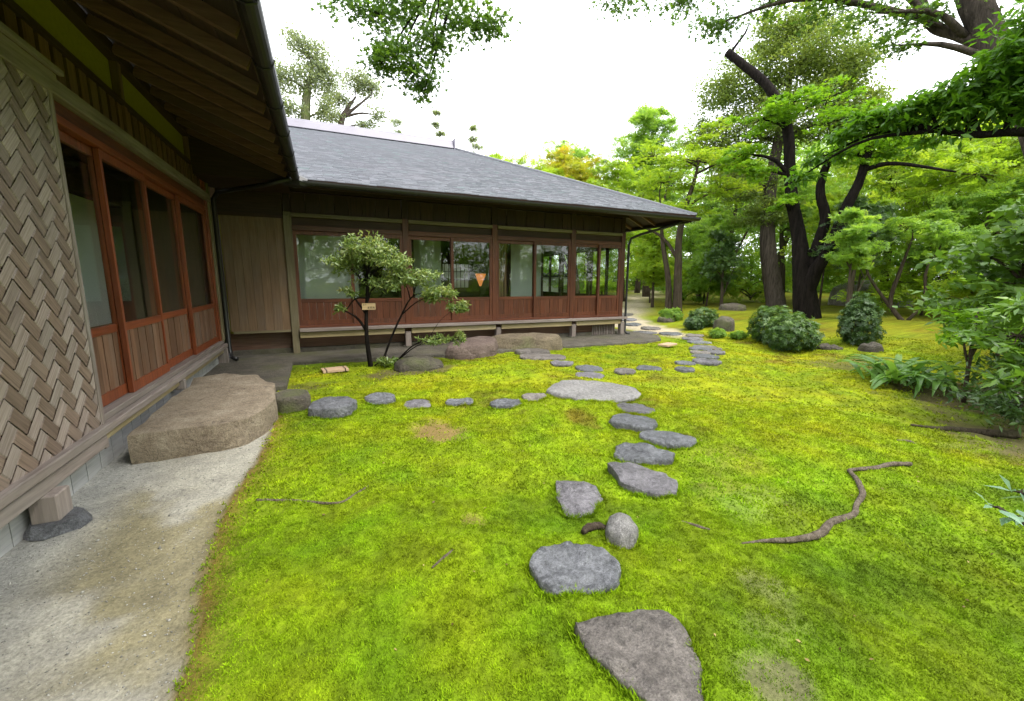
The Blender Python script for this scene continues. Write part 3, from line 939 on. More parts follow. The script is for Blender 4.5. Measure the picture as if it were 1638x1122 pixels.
# ------------------------------------------------------------------ wing at the left
wing = empty('house_wing', (-2.5, 3.5, 0), 'dark wooden house wing with deep raftered eave and woven bark shutter box', 'house')
divs = [3.32, 4.15, 4.99, 5.99, 7.13]
for i in range(4):
    glass_door(wing, wall_wing, divs[i] - 0.018, divs[i + 1] + 0.018, 0.012 if i % 2 else -0.026, 0.365, 0.88, 2.17, WD['redz'], WD['redy'], WD['panelz'], 10, 0.036, 0.06)
mb = MB(); wall_wing(mb, 0.2, 7.15, -0.06, 0.062, 2.173, 2.222); mb.build('door_head', WD['redy'], wing, bevel=0.004)
mb = MB(); wall_wing(mb, 0.2, 7.15, -0.05, 0.05, 2.224, 2.305); mb.build('head_board', WD['mredy'], wing)
mb = MB(); wall_wing(mb, 0.2, 7.28, -0.05, 0.105, 2.307, 2.40); mb.build('lintel_rail', WD['greyy'], wing, bevel=0.005)
y = 0.6
while y < 7.1:
    mb = MB(); wall_wing(mb, y, y + 0.105, 0.012, 0.03, 2.402, 2.655); mb.build('transom_board', WD['battenz'], wing)
    y += 0.15
mb = MB(); wall_wing(mb, 0.2, 7.15, -0.03, 0.006, 2.402, 2.655); mb.build('transom_back', M_BLACK, wing)
mb = MB(); wall_wing(mb, 0.2, 7.15, -0.02, 0.05, 2.657, 2.70); mb.build('transom_rail', WD['darky'], wing)
for y in (2.4, 4.72, 6.70):
    mb = MB(); wall_wing(mb, y, y + 0.06, 0.031, 0.052, 2.402, 2.655); mb.build('wall_post', WD['battenz'], wing)
    mb = MB(); wall_wing(mb, y, y + 0.06, -0.01, 0.045, 2.702, 3.06); mb.build('wall_post', WD['battenz'], wing)
mb = MB(); wall_wing(mb, 0.2, 7.3, -0.06, -0.012, 2.702, 3.08); mb.build('wall', M_PLASTER, wing)
mb = MB(); wall_wing(mb, 7.19, 7.29, -0.06, 0.06, 0.1, 3.0); mb.build('post', WD['redz'], wing, bevel=0.006)
mb = MB(); wall_wing(mb, 7.30, 7.68, -0.05, 0.03, 0.33, 3.0); mb.build('wall', WD['olivez'], wing)
mb = MB(); wall_wing(mb, 7.295, 7.36, 0.03, 0.08, 0.33, 2.62); mb.build('corner_post', WD['olivez'], wing, bevel=0.005)
mb = MB(); wall_wing(mb, 2.0, 7.28, -0.04, 0.085, 0.318, 0.362); mb.build('threshold', WD['greyy'], wing, bevel=0.004)
mb = MB(); wall_wing(mb, 2.0, 7.26, 0.0, 0.13, 0.262, 0.316); mb.build('ledge_board', WD['greyy'], wing, bevel=0.006)
for a, b in ((3.40, 5.02), (5.09, 7.1)):
    mb = MB(); wall_wing(mb, a, b, 0.055, 0.10, 0.205, 0.26); mb.build('ledge_beam', WD['tany'], wing, bevel=0.005)
for y in (5.055, 7.15):
    mb = MB(); wall_wing(mb, y - 0.03, y + 0.03, 0.02, 0.14, 0.0 if y > 6 else 0.16, 0.26); mb.build('floor_post', WD['greyz'], wing, bevel=0.005)
# pale skirting with narrow vent cuts
y = 0.3
while y < 7.0:
    mb = MB(); wall_wing(mb, y + 0.004, y + 0.176, -0.02, 0.0 + 0.02, -0.03, 0.20 if y < 4.6 else 0.17); mb.build('skirting_board', M_SKIRT, wing)
    y += 0.18
mb = MB(); wall_wing(mb, 0.2, 7.2, -0.06, -0.03, -0.03, 0.25); mb.build('skirting_back', M_BLACK, wing)
# room behind the doors
mb = MB(); mb.box(-4.4, XW - 0.05, 0.2, 7.25, 0.28, 0.32); mb.build('room_floor', M_TATAMI, wing)
mb = MB(); mb.box(-4.4, XW - 0.07, 0.2, 7.25, 2.5, 2.54); mb.build('room_ceiling', WD['darky'], wing)
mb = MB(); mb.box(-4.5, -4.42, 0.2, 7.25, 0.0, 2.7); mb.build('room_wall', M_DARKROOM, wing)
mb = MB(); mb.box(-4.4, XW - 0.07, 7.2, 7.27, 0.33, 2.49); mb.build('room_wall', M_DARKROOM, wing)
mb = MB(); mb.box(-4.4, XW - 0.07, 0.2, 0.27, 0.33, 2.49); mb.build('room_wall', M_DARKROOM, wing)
def wing_screen(y0, y1, x=-2.35):
    mb = MB(); mb.box(x, x + 0.012, y0, y1, 0.72, 2.12)
    s = mb.build('inner_screen', M_PAPER, wing)
    mb = MB(); mb.box(x - .004, x + 0.018, y0, y1, 0.33, 0.718); mb.build('screen_panel', WD['tany'], s)
    for q in (y0, y1):
        mb = MB(); mb.box(x - .01, x + 0.03, q - 0.02, q + 0.02, 0.33, 2.15); mb.build('stile', WD['darkz'], s)
wing_screen(3.4, 5.35)
wing_screen(5.75, 6.6)
mb = MB(); mb.box(-2.40, -2.28, 0.3, 7.18, 2.152, 2.49); mb.build('inner_lintel', WD['darky'], wing)

# woven shutter box
xs_ = -1.365
Y0, Y1, Z0, Z1 = 1.0, 3.445, 0.25, 2.365
mb = MB(); mb.box(XW + 0.055, xs_ - 0.008, Y0, Y1, Z0 - .02, Z1 + .02)
wp = mb.build('shutter_box', WD['darkz'], wing)
def frame(*a, m='greyz'):
    mb = MB(); mb.box(*a); return mb.build('frame_bar', WD[m], wp, bevel=0.004)
frame(XW + 0.05, xs_ + 0.014, 3.447, 3.485, 0.15, 2.374)
frame(XW + 0.106, xs_ + 0.024, Y0, 3.53, 2.376, 2.42, m='greyy')
frame(XW + 0.106, xs_ + 0.05, Y0, 3.56, 2.422, 2.455, m='greyy')
frame(XW + 0.05, xs_ + 0.026, Y0, 3.445, 0.172, 0.248, m='greyy')
WS = 0.076
s2 = math.sqrt(0.5)
def strip(dirn, i):
    """one long bark strip, over two and under two"""
    V, Fc = [], []
    H = 0.0032
    L = 48
    c0 = np.array([2.2, 1.3])
    a = np.array([s2, s2]) if dirn == 0 else np.array([-s2, s2])
    bvec = np.array([-s2, s2]) if dirn == 0 else np.array([-s2, -s2])
    base = c0 + bvec * (i * WS)
    rows = []
    wob = rng.uniform(-0.002, 0.002)
    for j in range(-L, L + 1):
        if dirn == 0: over = ((i - j) % 4) < 2
        else:
            # strip index i across, crossing j: the other family's index
            over = not (((j + i) % 4) < 2)
        h = H if over else -H
        for e in (-0.43, 0.43):
            rows.append((base + a * ((j + e) * WS), h))
    hw = WS * 0.485
    ring = []
    for (p, h) in rows:
        for sgn in (-1, 1):
            q = p + bvec * (sgn * (hw + wob))
            V.append((xs_ + 0.004 + h + (0.0012 * sgn), q[0], q[1]))
    n = len(rows)
    Fc = [(2 * k, 2 * k + 1, 2 * k + 3, 2 * k + 2) for k in range(n - 1)]
    bm = bmesh.new()
    vs = [bm.verts.new(v) for v in V]
    for f in Fc: bm.faces.new([vs[k] for k in f])
    for pt, nm in (((0, Y0, 0), (0, -1, 0)), ((0, Y1, 0), (0, 1, 0)), ((0, 0, Z0), (0, 0, -1)), ((0, 0, Z1), (0, 0, 1))):
        bmesh.ops.bisect_plane(bm, geom=bm.verts[:] + bm.edges[:] + bm.faces[:], plane_co=pt, plane_no=nm, clear_outer=True)
    if not bm.faces:
        bm.free(); return
    bm.verts.index_update()
    V = [tuple(v.co) for v in bm.verts]
    Fc = [tuple(v.index for v in f.verts) for f in bm.faces]
    bm.free()
    mesh_obj('woven_strip', V, Fc, M_STRIP_A if dirn == 0 else M_STRIP_B, wp)
for i in range(-25, 26):
    strip(0, i)
    strip(1, i)
mb = MB(); mb.box(-1.40, -1.29, 2.72, 2.85, 0.03, 0.171); mb.build('floor_post', WD['greyz'], wing, bevel=0.006)
mb = MB(); mb.tube([(-1.33, 2.78, -0.02), (-1.33, 2.78, 0.035)], [0.13, 0.10], 12, 0.12); mb.build('footing_stone', M_STONE_G, wing)

# wing roof: rafters, soffit planks, eave, gutter
WEX, WEZ = -0.32, 2.66
def wr(x): return WEZ + (WEX - x) * 0.40
for i in range(8):      # soffit planks parallel to the eave
    xa = WEX - i * 0.17
    xb = xa - 0.166
    mb = MB()
    mb.hexa([(xb, -2.5, wr(xb) - 0.012), (xa, -2.5, wr(xa) - 0.012), (xa, 6.75 + i * .17, wr(xa) - 0.012), (xb, 6.75 + i * .17 + .17, wr(xb) - 0.012),
             (xb, -2.5, wr(xb) + 0.01), (xa, -2.5, wr(xa) + 0.01), (xa, 6.75 + i * .17, wr(xa) + 0.01), (xb, 6.75 + i * .17 + .17, wr(xb) + 0.01)])
    mb.build('soffit_plank', WD['darky'], wing)
mb = MB()
mb.hexa([(-4.5, -2.5, wr(-4.5) + 0.012), (WEX + .01, -2.5, wr(WEX) + 0.012), (WEX + .01, EY, wr(WEX) + 0.012), (-4.5, EY + 4.19, wr(-4.5) + 0.012),
         (-4.5, -2.5, wr(-4.5) + 0.07), (WEX + .01, -2.5, wr(WEX) + 0.07), (WEX + .01, EY, wr(WEX) + 0.07), (-4.5, EY + 4.19, wr(-4.5) + 0.07)])
mb.build('roof', M_SHINGLE, wing)
for i in range(23):
    y = -2.2 + i * 0.40
    if y > 6.7: break
    mb = MB(); mb.beam((WEX - 0.02, y, wr(WEX - .02) - 0.052), (XW + 0.07, y, wr(XW + 0.07) - 0.052), 0.045, 0.075); mb.build('rafter', WD['battenx'], wing)
mb = MB(); mb.beam((WEX + 0.015, -2.5, WEZ - 0.01), (WEX + 0.015, EY, WEZ - 0.01), 0.026, 0.07); mb.build('eave_board', WD['darky'], wing)
mb = MB(); mb.box(XW - 0.06, XW + 0.065, -2.5, 7.6, 2.985, 3.07); mb.build('wall_plate', WD['darky'], wing)
mb = MB(); mb.box(-1.40, -0.36, 6.74, YW - 0.115, 2.56, 2.585); mb.build('corner_shade_panel', WD['darkx'], wing)  # dark panel added to stand in for the black shade of the corner
mb = MB(); mb.hexa([(-1.44, 6.715, 2.555), (-0.37, 6.715, 2.555), (-0.37, 6.735, 2.555), (-1.44, 6.735, 2.555), (-1.44, 6.715, wr(-1.44) - .02), (-0.37, 6.715, wr(-.37) - .02), (-0.37, 6.735, wr(-.37) - .02), (-1.44, 6.735, wr(-1.44) - .02)]); mb.build('corner_shade_board', WD['darkx'], wing)  # added dark board hiding the lit roof underside above the panel
gutter(wing, (WEX + 0.07, -2.5, WEZ - 0.03), (WEX + 0.07, 6.60, WEZ - 0.04), 0.058)
mb = MB(); mb.tube([(WEX + 0.02, 6.60, 2.58), (-0.6, 6.72, 2.50), (-1.25, 7.25, 2.44), (-1.33, 7.36, 2.36), (-1.33, 7.37, 0.22), (-1.30, 7.30, 0.10), (-1.22, 7.2, 0.085)], [0.032] * 7, 8); mb.build('downpipe', M_METAL, wing, smooth=True)

# ------------------------------------------------------------------ stones
STONES = []       # (x, y, rx, ry, angle) footprints kept free of moss
def resample(P, n):
    P = np.array(P, float)
    Q = np.vstack([P, P[:1]])
    d = np.r_[0, np.cumsum(np.hypot(*np.diff(Q, axis=0).T))]
    t = np.linspace(0, d[-1], n, endpoint=False)
    return np.stack([np.interp(t, d, Q[:, 0]), np.interp(t, d, Q[:, 1])], 1)

def stone(name, outline, h, mat, label, cat='stone', group=None, tilt=(0, 0), rough=0.012, rounded=0.25, seed=0, smooth=True, base=None, dome=0.0, soft=1):
    r = np.random.default_rng(seed + 100)
    n = 64
    P = resample(outline, n)
    for _ in range(soft): P = 0.25 * np.roll(P, 1, 0) + 0.5 * P + 0.25 * np.roll(P, -1, 0)
    c = P.mean(0)
    size = np.hypot(*(P - c).T).mean()
    ang = np.linspace(0, 2 * np.pi, n, endpoint=False)
    wob = sum(r.uniform(-1, 1) / k * np.sin(k * ang + r.uniform(0, 6.28)) for k in (3, 5, 8, 13))
    P = c + (P - c) * (1 + 0.025 * wob)[:, None]
    STONES.append(P)
    z0 = float(hgt(c[0], c[1])) if base is None else base
    rings = [(0.0, 1), (0.18, 1), (0.36, 1), (0.54, 1), (0.70, 1), (0.83, 1), (0.92, 0.97), (0.975, 0.97 - rounded * 0.35), (1.0, 1 - rounded), (1.015, 0.45), (1.02, 0.0), (1.0, -0.5)]
    V = []
    for (k, zz) in rings:
        Q = c + (P - c) * k
        ox, oy = r.uniform(0, 50) * 0 + seed * 3.7, seed * 1.9
        nz = (fbm(Q[:, 0] + ox, Q[:, 1] + oy, 2.2 / max(size, .1), 4) - 0.5) * rough * 5 + (fbm(Q[:, 0] + ox, Q[:, 1] + oy, 14, 2) - 0.5) * rough
        til = tilt[0] * (Q[:, 0] - c[0]) + tilt[1] * (Q[:, 1] - c[1])
        z = z0 + h * zz + (nz + til) * max(0, min(1, zz * 1.5)) + dome * (1 - k * k) * (zz > 0)
        if zz < 1:
            side = 1 + 0.03 * (fbm(ang * 2.2 + seed, ang * 0 + zz * 3, 1.4, 3) - 0.5) * (1 if zz > 0 else 0)
            Q = c + (Q - c) * side[:, None]
        V.append(np.column_stack([Q, z]))
    V = np.concatenate(V)
    m = len(rings)
    F = []
    for i in range(m - 1):
        for k in range(n):
            F.append((i * n + k, (i + 1) * n + k, (i + 1) * n + (k + 1) % n, i * n + (k + 1) % n))
    amp = min(0.03, 0.045 * size) * (1.0 if rounded < 0.5 else 1.3)
    for q in range(len(V)):
        p3 = Vector(V[q]) * (2.2 / max(size, 0.15)) + Vector((seed * 5.1, 0, 0))
        d3 = mnoise.noise_vector(p3) * amp + mnoise.noise_vector(p3 * 3.1) * (amp * .4) + mnoise.noise_vector(p3 * 8.0) * (amp * .16)
        V[q, 0] += d3.x; V[q, 1] += d3.y; V[q, 2] += d3.z * .45
    o = mesh_obj(name, V, F, mat, None, smooth, loc=(c[0], c[1], z0))
    bm = bmesh.new(); bm.from_mesh(o.data); bmesh.ops.remove_doubles(bm, verts=bm.verts, dist=1e-5); bmesh.ops.recalc_face_normals(bm, faces=bm.faces); bm.to_mesh(o.data); bm.free()
    if smooth:
        o.data.polygons.foreach_set('use_smooth', np.ones(len(o.data.polygons), dtype=bool))
        try: o.data.set_sharp_from_angle(angle=R_(38))
        except Exception: pass
    tag(o, label, cat, group)
    return o

def ell(x, y, rx, ry, seed=0, sq=2.6):
    # rx across the line of sight, ry along it
    r = np.random.default_rng(seed)
    th = math.atan2(x, y)
    ax = np.array([math.cos(th), -math.sin(th)])
    ay = np.array([math.sin(th), math.cos(th)])
    out = []
    for a in np.linspace(0, 2 * np.pi, 14, endpoint=False):
        ca, sa = math.cos(a), math.sin(a)
        k = (abs(ca) ** sq + abs(sa) ** sq) ** (-1 / sq) * r.uniform(0.88, 1.06)
        out.append(np.array([x, y]) + ax * (rx * k * ca) + ay * (ry * k * sa))
    return out

SG = 'stepping stones across the moss'
stone('stepping_stone', [(0.73, 1.09), (0.88, 1.07), (1.05, 1.02), (1.08, 0.96), (1.06, 0.88), (1.03, 0.8), (0.92, 0.70), (0.85, 0.68), (0.79, 0.74), (0.76, 0.84), (0.73, 0.97)], 0.028, M_STONE_B, 'largest near brown stepping stone cut by the bottom edge', 'stepping stone', SG, (0.0, 0.02), 0.010, seed=1)
stone('stepping_stone', [(0.74, 1.46), (0.85, 1.53), (1.01, 1.51), (1.11, 1.42), (1.09, 1.28), (1.03, 1.21), (0.91, 1.22), (0.76, 1.26), (0.72, 1.32)], 0.042, M_STONE_G, 'pitted wet blue-grey stepping stone, second from the bottom edge', 'stepping stone', SG, (0, 0.03), 0.014, seed=2)
stone('round_stone', [(1.25, 1.60), (1.31, 1.66), (1.38, 1.66), (1.41, 1.6), (1.38, 1.5), (1.30, 1.44), (1.23, 1.46), (1.21, 1.53)], 0.05, M_STONE_W, 'small rounded pale granite stone beside the path', 'stone', None, (0, 0), 0.004, 0.7, seed=3, dome=0.05)
stone('stepping_stone', [(1.27, 2.15), (1.42, 2.10), (1.47, 2.0), (1.43, 1.86), (1.28, 1.77), (1.15, 1.81), (1.18, 1.97)], 0.028, M_STONE_P, 'purple-grey pentagonal stepping stone just behind the round pale stone', 'stepping stone', SG, (0.05, 0.06), 0.008, seed=4, rounded=0.1)
stone('stepping_stone', [(1.69, 2.17), (1.86, 2.13), (1.98, 1.83), (1.83, 1.70), (1.71, 1.74), (1.62, 1.93)], 0.05, M_STONE_P, 'tilted purple-grey slab stepping stone with dark undercut edge', 'stepping stone', SG, (-0.03, 0.05), 0.008, seed=5, rounded=0.12)
stone('stepping_stone', [(2.00, 2.48), (2.2, 2.43), (2.30, 2.17), (2.18, 2.09), (1.92, 2.22), (1.87, 2.34)], 0.045, M_STONE_G, 'angular bluish stepping stone with a sloping left face', 'stepping stone', SG, (0.05, 0.04), 0.012, seed=6, rounded=0.3)
EL = [  # x, y, rx, ry, height, material, label
 (2.46, 2.40, 0.22, 0.14, 0.045, M_STONE_G, 'oval grey stepping stone with a dark pit, right of the angular one'),
 (2.42, 2.78, 0.20, 0.15, 0.045, M_STONE_G, 'smooth blue-grey stepping stone two steps before the big flat one'),
 (2.68, 3.06, 0.19, 0.14, 0.03, M_STONE_P, 'thin stepping stone directly before the big flat one'),
 (2.66, 3.74, 0.52, 0.42, 0.055, M_STONE_W, 'big flat round grey stepping stone where two paths meet'),
 (3.22, 4.60, 0.20, 0.20, 0.03, M_STONE_P, 'small flat stepping stone directly behind the big round one'),
 (3.50, 5.02, 0.20, 0.18, 0.03, M_STONE_G, 'small flat stone in the second step behind the big round one'),
 (3.82, 4.62, 0.15, 0.16, 0.03, M_STONE_B, 'left one of two small stones leading right from the path'),
 (4.25, 4.62, 0.18, 0.15, 0.03, M_STONE_G, 'right one of two small stones leading right from the path'),
 (3.29, 5.45, 0.17, 0.15, 0.03, M_STONE_P, 'small flat stone nearest the dark step stones'),
 (3.26, 6.42, 0.32, 0.17, 0.08, M_STONE_B, 'dark brown step stone in front of the long boulder'),
 (3.22, 5.95, 0.40, 0.20, 0.04, M_STONE_B, 'flat dark stone in front of the brown step stone'),
 (0.02, 4.22, 0.21, 0.20, 0.10, M_STONE_G, 'dark blue-grey block stone, second in the row from the big step stone'),
 (-0.33, 4.50, 0.15, 0.19, 0.15, M_STONE_M, 'brown block stone close beside the big step stone'),
 (0.48, 4.46, 0.16, 0.17, 0.06, M_STONE_G, 'third stone in the row from the big step stone'),
 (0.83, 4.24, 0.14, 0.17, 0.02, M_STONE_P, 'fourth stone in the row, sunk flush in moss'),
 (1.25, 4.11, 0.15, 0.10, 0.035, M_STONE_G, 'fifth stone in the row, small and flat'),
 (1.64, 3.78, 0.17, 0.13, 0.035, M_STONE_G, 'sixth stone in the row, grey oval'),
 (1.97, 3.80, 0.14, 0.14, 0.035, M_STONE_B, 'last small stone of the row, left of the big round one'),
 (4.96, 4.62, 0.15, 0.12, 0.03, M_STONE_G, 'farther of a pair of small grey stones on the bend'),
 (4.68, 4.36, 0.14, 0.13, 0.03, M_STONE_G, 'nearer of a pair of small grey stones on the bend'),
 (5.27, 4.50, 0.21, 0.15, 0.04, M_STONE_P, 'wide flat stone at the right end of the bend'),
]
for i, (x, y, rx, ry, h, m_, lb) in enumerate(EL):
    blk = h > 0.09
    stone('stepping_stone', ell(x, y, rx, ry, i + 20, 3.2 if i != 3 else 2.2), h * (0.85 if not blk else 1), m_, lb, 'stepping stone', SG, (0, 0.02), 0.006 if i != 3 else 0.008, 0.15 if blk else 0.3, seed=20 + i)
ORD = 'first second third fourth fifth sixth seventh eighth ninth tenth eleventh twelfth thirteenth fourteenth fifteenth'.split()
for i, (x, y, rx, ry) in enumerate([(5.61, 4.83, 0.22, 0.17), (6.12, 5.05, 0.15, 0.15), (5.86, 5.16, 0.17, 0.15), (6.2, 5.45, 0.2, 0.16), (6.67, 5.77, 0.21, 0.2), (6.6, 5.5, .16, .14), (7.06, 6.25, 0.23, 0.22), (7.33, 6.69, 0.22, 0.24), (7.75, 7.0, 0.2, 0.2), (7.5, 7.5, 0.27, 0.25), (7.1, 7.95, 0.3, 0.25), (7.82, 8.53, 0.26, 0.35), (7.98, 9.42, 0.22, 0.35), (8.6, 10.4, 0.3, 0.4), (9.3, 11.5, .35, .5)]):
    stone('stepping_stone', ell(x, y, rx, ry, i + 70), 0.03, (M_STONE_G, M_STONE_P, M_STONE_B)[i % 3], 'far path stepping stone, %s from the lawn bend' % ORD[i], 'stepping stone', 'far stepping stones towards the house corner', (0, 0), 0.006, seed=60 + i)

# door step stones
stone('step_stone', [(-1.28, 3.55), (-1.31, 4.44), (-1.30, 5.4), (-1.08, 5.62), (-0.72, 5.32), (-0.50, 4.85), (-0.455, 4.2), (-0.50, 3.86), (-0.60, 3.66), (-0.72, 3.62)], 0.20, M_STONE_T, 'huge flat-topped tan step stone below the red doors', 'step stone', None, (0, 0), 0.008, 0.06, seed=90, soft=0)
stone('step_boulder', [(1.75, 6.63), (1.95, 6.45), (2.3, 6.35), (2.6, 6.5), (2.75, 6.75), (2.7, 7.1), (2.3, 7.2), (1.95, 7.05)], 0.19, M_STONE_R, 'rough reddish boulder left of the long step boulder', 'boulder', None, (0.10, 0.05), 0.012, 0.55, seed=91, dome=0.06)
stone('step_boulder', [(2.72, 6.88), (3.1, 6.66), (3.6, 6.52), (3.95, 6.55), (4.06, 6.78), (3.95, 7.05), (3.4, 7.25), (2.76, 7.25)], 0.235, M_STONE_L, 'long rounded tan boulder in front of the main house ledge', 'boulder', None, (0.01, 0.0), 0.010, 0.5, seed=92, dome=0.05)
stone('mossy_mound', ell(1.18, 5.98, 0.36, 0.22, 5), 0.07, M_STONE_M, 'low dark brown rock right of the azalea stems', 'rock', None, (0.04, 0.06), 0.012, 0.6, seed=93, dome=0.10)
for i, (x, y, rx, ry, h, lb) in enumerate([(8.85, 7.15, 0.24, 0.2, 0.22, 'pointed brown rock behind two small tufts'), (8.65, 4.02, 0.17, 0.15, 0.09, 'dark flat rock at the right foot of the conical bush'), (8.45, 4.55, 0.2, 0.13, 0.05, 'low dark rock left of the conical bush'), (9.05, 9.25, 0.25, 0.2, 0.10, 'low brown rock at the foot of the slim maple'),
                                          (18.3, 8.8, 1.2, 0.8, 0.6, 'big purplish boulder deep among the thin trees'), (12.6, 9.9, 0.42, 0.3, 0.14, 'dark rounded rock left of the ridged grey trunk')]):
    stone('garden_rock', ell(x, y, rx, ry, i + 40), h, M_STONE_M if i != 4 else M_STONE_B, lb, 'rock', None, (0, 0), 0.02, 0.6, seed=110 + i, dome=h * 0.5)

# roots on the moss
def root_obj(name, pts, radii, label, cat='root', mat=None, lift=0.012):
    P = [(x, y, float(hgt(x, y)) + lift * k) for (x, y), k in zip(pts, [1] * len(pts))]
    mb = MB()
    mb.tube(P, radii, 8, 0.14, res=max(14, len(pts) * 6))
    o = mb.build(name, mat or M_ROOT, None, True, loc=P[0])
    tag(o, label, cat)
    return o
root_obj('surface_root', [(1.78, 1.23), (1.9, 1.19), (2.02, 1.14), (2.18, 1.11), (2.36, 1.15), (2.55, 1.15), (2.70, 1.21), (2.86, 1.26), (2.98, 1.34), (3.06, 1.42), (3.10, 1.45), (3.27, 1.39), (3.42, 1.38), (3.56, 1.33)], [0.004, 0.009, 0.014, 0.019, 0.020, 0.016, 0.014, 0.018, 0.016, 0.012, 0.011, 0.015, 0.016, 0.014], 'long grey surface root winding across the moss', lift=0.006)
root_obj('surface_root', [(-0.42, 2.62), (-0.23, 2.53), (0.0, 2.39), (0.11, 2.45), (0.24, 2.55)], [0.010, 0.010, 0.007, 0.009, 0.004], 'thin root at the left edge of the moss', lift=0.002)
root_obj('surface_root', [(0.36, 1.64), (0.44, 1.69), (0.55, 1.76)], [0.004, 0.008, 0.004], 'tiny root tip in the middle of the near moss', lift=0.006)
root_obj('surface_root', [(4.05, 1.62), (4.13, 1.57), (4.03, 1.45)], [0.008, 0.013, 0.006], 'short stray root behind the winding root', lift=0.006)
root_obj('surface_root', [(1.66, 1.52), (1.70, 1.45), (1.74, 1.38)], [0.006, 0.011, 0.005], 'short root right of the round pale stone', lift=0.004)
root_obj('fallen_log', [(4.62, 1.77), (4.75, 1.66), (4.95, 1.60), (5.15, 1.46), (5.35, 1.35)], [0.008, 0.018, 0.026, 0.033, 0.04], 'dark thin log lying at the right edge of the moss', 'log', M_BARK_M, 0.012)
root_obj('root_stub', [(1.14, 1.64), (1.19, 1.665), (1.25, 1.66), (1.27, 1.62)], [0.014, 0.022, 0.022, 0.014], 'dark stub wedged against the round pale stone', 'stub', M_BARK_M, 0.012)

# tied wooden boards on the ground
def tied_board(name, cx, cyy, w, d, rot, z, label, cords=True):
    e = empty(name, (cx, cyy, z), label, 'wooden board', 'tied wooden boards')
    ca, sa = math.cos(rot), math.sin(rot)
    def pt(u, v, zz): return (cx + u * ca - v * sa, cyy + u * sa + v * ca, z + zz)
    mb = MB(); mb.hexa([pt(-w, -d, 0), pt(w, -d, 0), pt(w, d, 0), pt(-w, d, 0), pt(-w, -d, .035), pt(w, -d, .035), pt(w, d, .035), pt(-w, d, .035)])
    mb.build('board', m_wood('fresh_cedar', (0.50, 0.33, 0.20), (0.72, 0.52, 0.35), 'x', 0.6, 0.1), e, bevel=0.004)
    if cords:
        for u in (-w * 0.72, w * 0.72):
            mb = MB(); mb.hexa([pt(u - .006, -d - .004, 0), pt(u + .006, -d - .004, 0), pt(u + .006, d + .004, 0), pt(u - .006, d + .004, 0), pt(u - .006, -d - .004, .04), pt(u + .006, -d - .004, .04), pt(u + .006, d + .004, .04), pt(u - .006, d + .004, .04)])
            mb.build('cord', M_BLACK, e)
tied_board('tied_board', 0.085, 6.14, 0.165, 0.11, R_(8), 0.01, 'small pale cedar board tied with two dark cords beside the azalea')
tied_board('tied_board', 6.0, 6.05, 0.20, 0.10, R_(20), 0.03, 'small pale board lying at the paving edge near the house corner', False)

# ------------------------------------------------------------------ foliage
def _oval(w=0.28, c=0.07):
    V = np.array([(0, 0, 0), (w, .45, c), (0, 1, -0.05), (-w, .45, c)])
    return V, np.array([(0, 1, 2), (0, 2, 3)])
def _maple():
    V, F = [], []
    for a, l in ((0, .62), (48, .55), (-48, .55), (98, .40), (-98, .40)):
        t = R_(a)
        d = np.array([math.sin(t), math.cos(t)])
        s = np.array([d[1], -d[0]])
        c = np.array([0, .32])
        b = len(V)
        for q, z in ((c - d * .05, 0), (c + d * l * .4 + s * .10, .02), (c + d * l, -.06), (c + d * l * .4 - s * .10, .02)):
            V.append((q[0], q[1], z))
        F += [(b, b + 1, b + 2), (b, b + 2, b + 3)]
    return np.array(V), np.array(F)
def _rosette(k=7, w=.17, droop=.25):
    V, F = [], []
    for i in range(k):
        t = 2 * math.pi * i / k
        o, f = _oval(w, .05)
        o = o.copy()
        o[:, 2] += -droop * o[:, 1] ** 2 + .22 * o[:, 1]
        R = np.array([[math.cos(t), -math.sin(t)], [math.sin(t), math.cos(t)]])
        o[:, :2] = o[:, :2] @ R.T
        F += (f + len(V)).tolist()
        V += o.tolist()
    return np.array(V), np.array(F)
TPL = dict(oval=_oval(), narrow=_oval(.17, .05), maple=_maple(), rosette=_rosette(), rosette5=_rosette(5, .2, .1), spray=None)
def _spray():     # a flat twig of seven leaves, for woodland at a distance
    V, F = [], []
    for (u, v, a) in ((0, 0, 60), (0, 0, -60), (0, .3, 50), (0, .3, -50), (0, .6, 40), (0, .6, -40), (0, .8, 0)):
        o, f = np.array([(-.30, .28, .05), (.30, .28, .05), (0, 1.05, -.05)]), np.array([(0, 1, 2)])
        o = o * .5
        t = -R_(a)
        R = np.array([[math.cos(t), -math.sin(t)], [math.sin(t), math.cos(t)]])
        o[:, :2] = o[:, :2] @ R.T + np.array([u, v])
        F += (f + len(V)).tolist()
        V += o.tolist()
    return np.array(V), np.array(F)
TPL['spray'] = _spray()

def leaf_arrays(P, S, tilt, kind, nrm=None, droop=0.0):
    V0, F0 = TPL[kind]
    N = len(P)
    n = rng.normal(0, 1, (N, 3)) * tilt
    n += np.array([0, 0, 1.0]) if nrm is None else nrm
    n /= np.linalg.norm(n, axis=1)[:, None]
    d = rng.normal(0, 1, (N, 3))
    d[:, 2] -= droop
    d -= n * (d * n).sum(1)[:, None]
    d /= np.linalg.norm(d, axis=1)[:, None]
    x = np.cross(d, n)
    S = np.broadcast_to(S, (N,)) * rng.uniform(0.7, 1.25, N)
    V = P[:, None, :] + S[:, None, None] * (V0[None, :, 0, None] * x[:, None, :] + V0[None, :, 1, None] * d[:, None, :] + V0[None, :, 2, None] * n[:, None, :])
    F = F0[None] + (np.arange(N) * len(V0))[:, None, None]
    return V.reshape(-1, 3), F.reshape(-1, 3), len(V0)

def in_ball(n, bias=0.5):
    v = rng.normal(0, 1, (n, 3))
    v /= np.linalg.norm(v, axis=1)[:, None]
    return v * (rng.random(n) ** bias)[:, None]

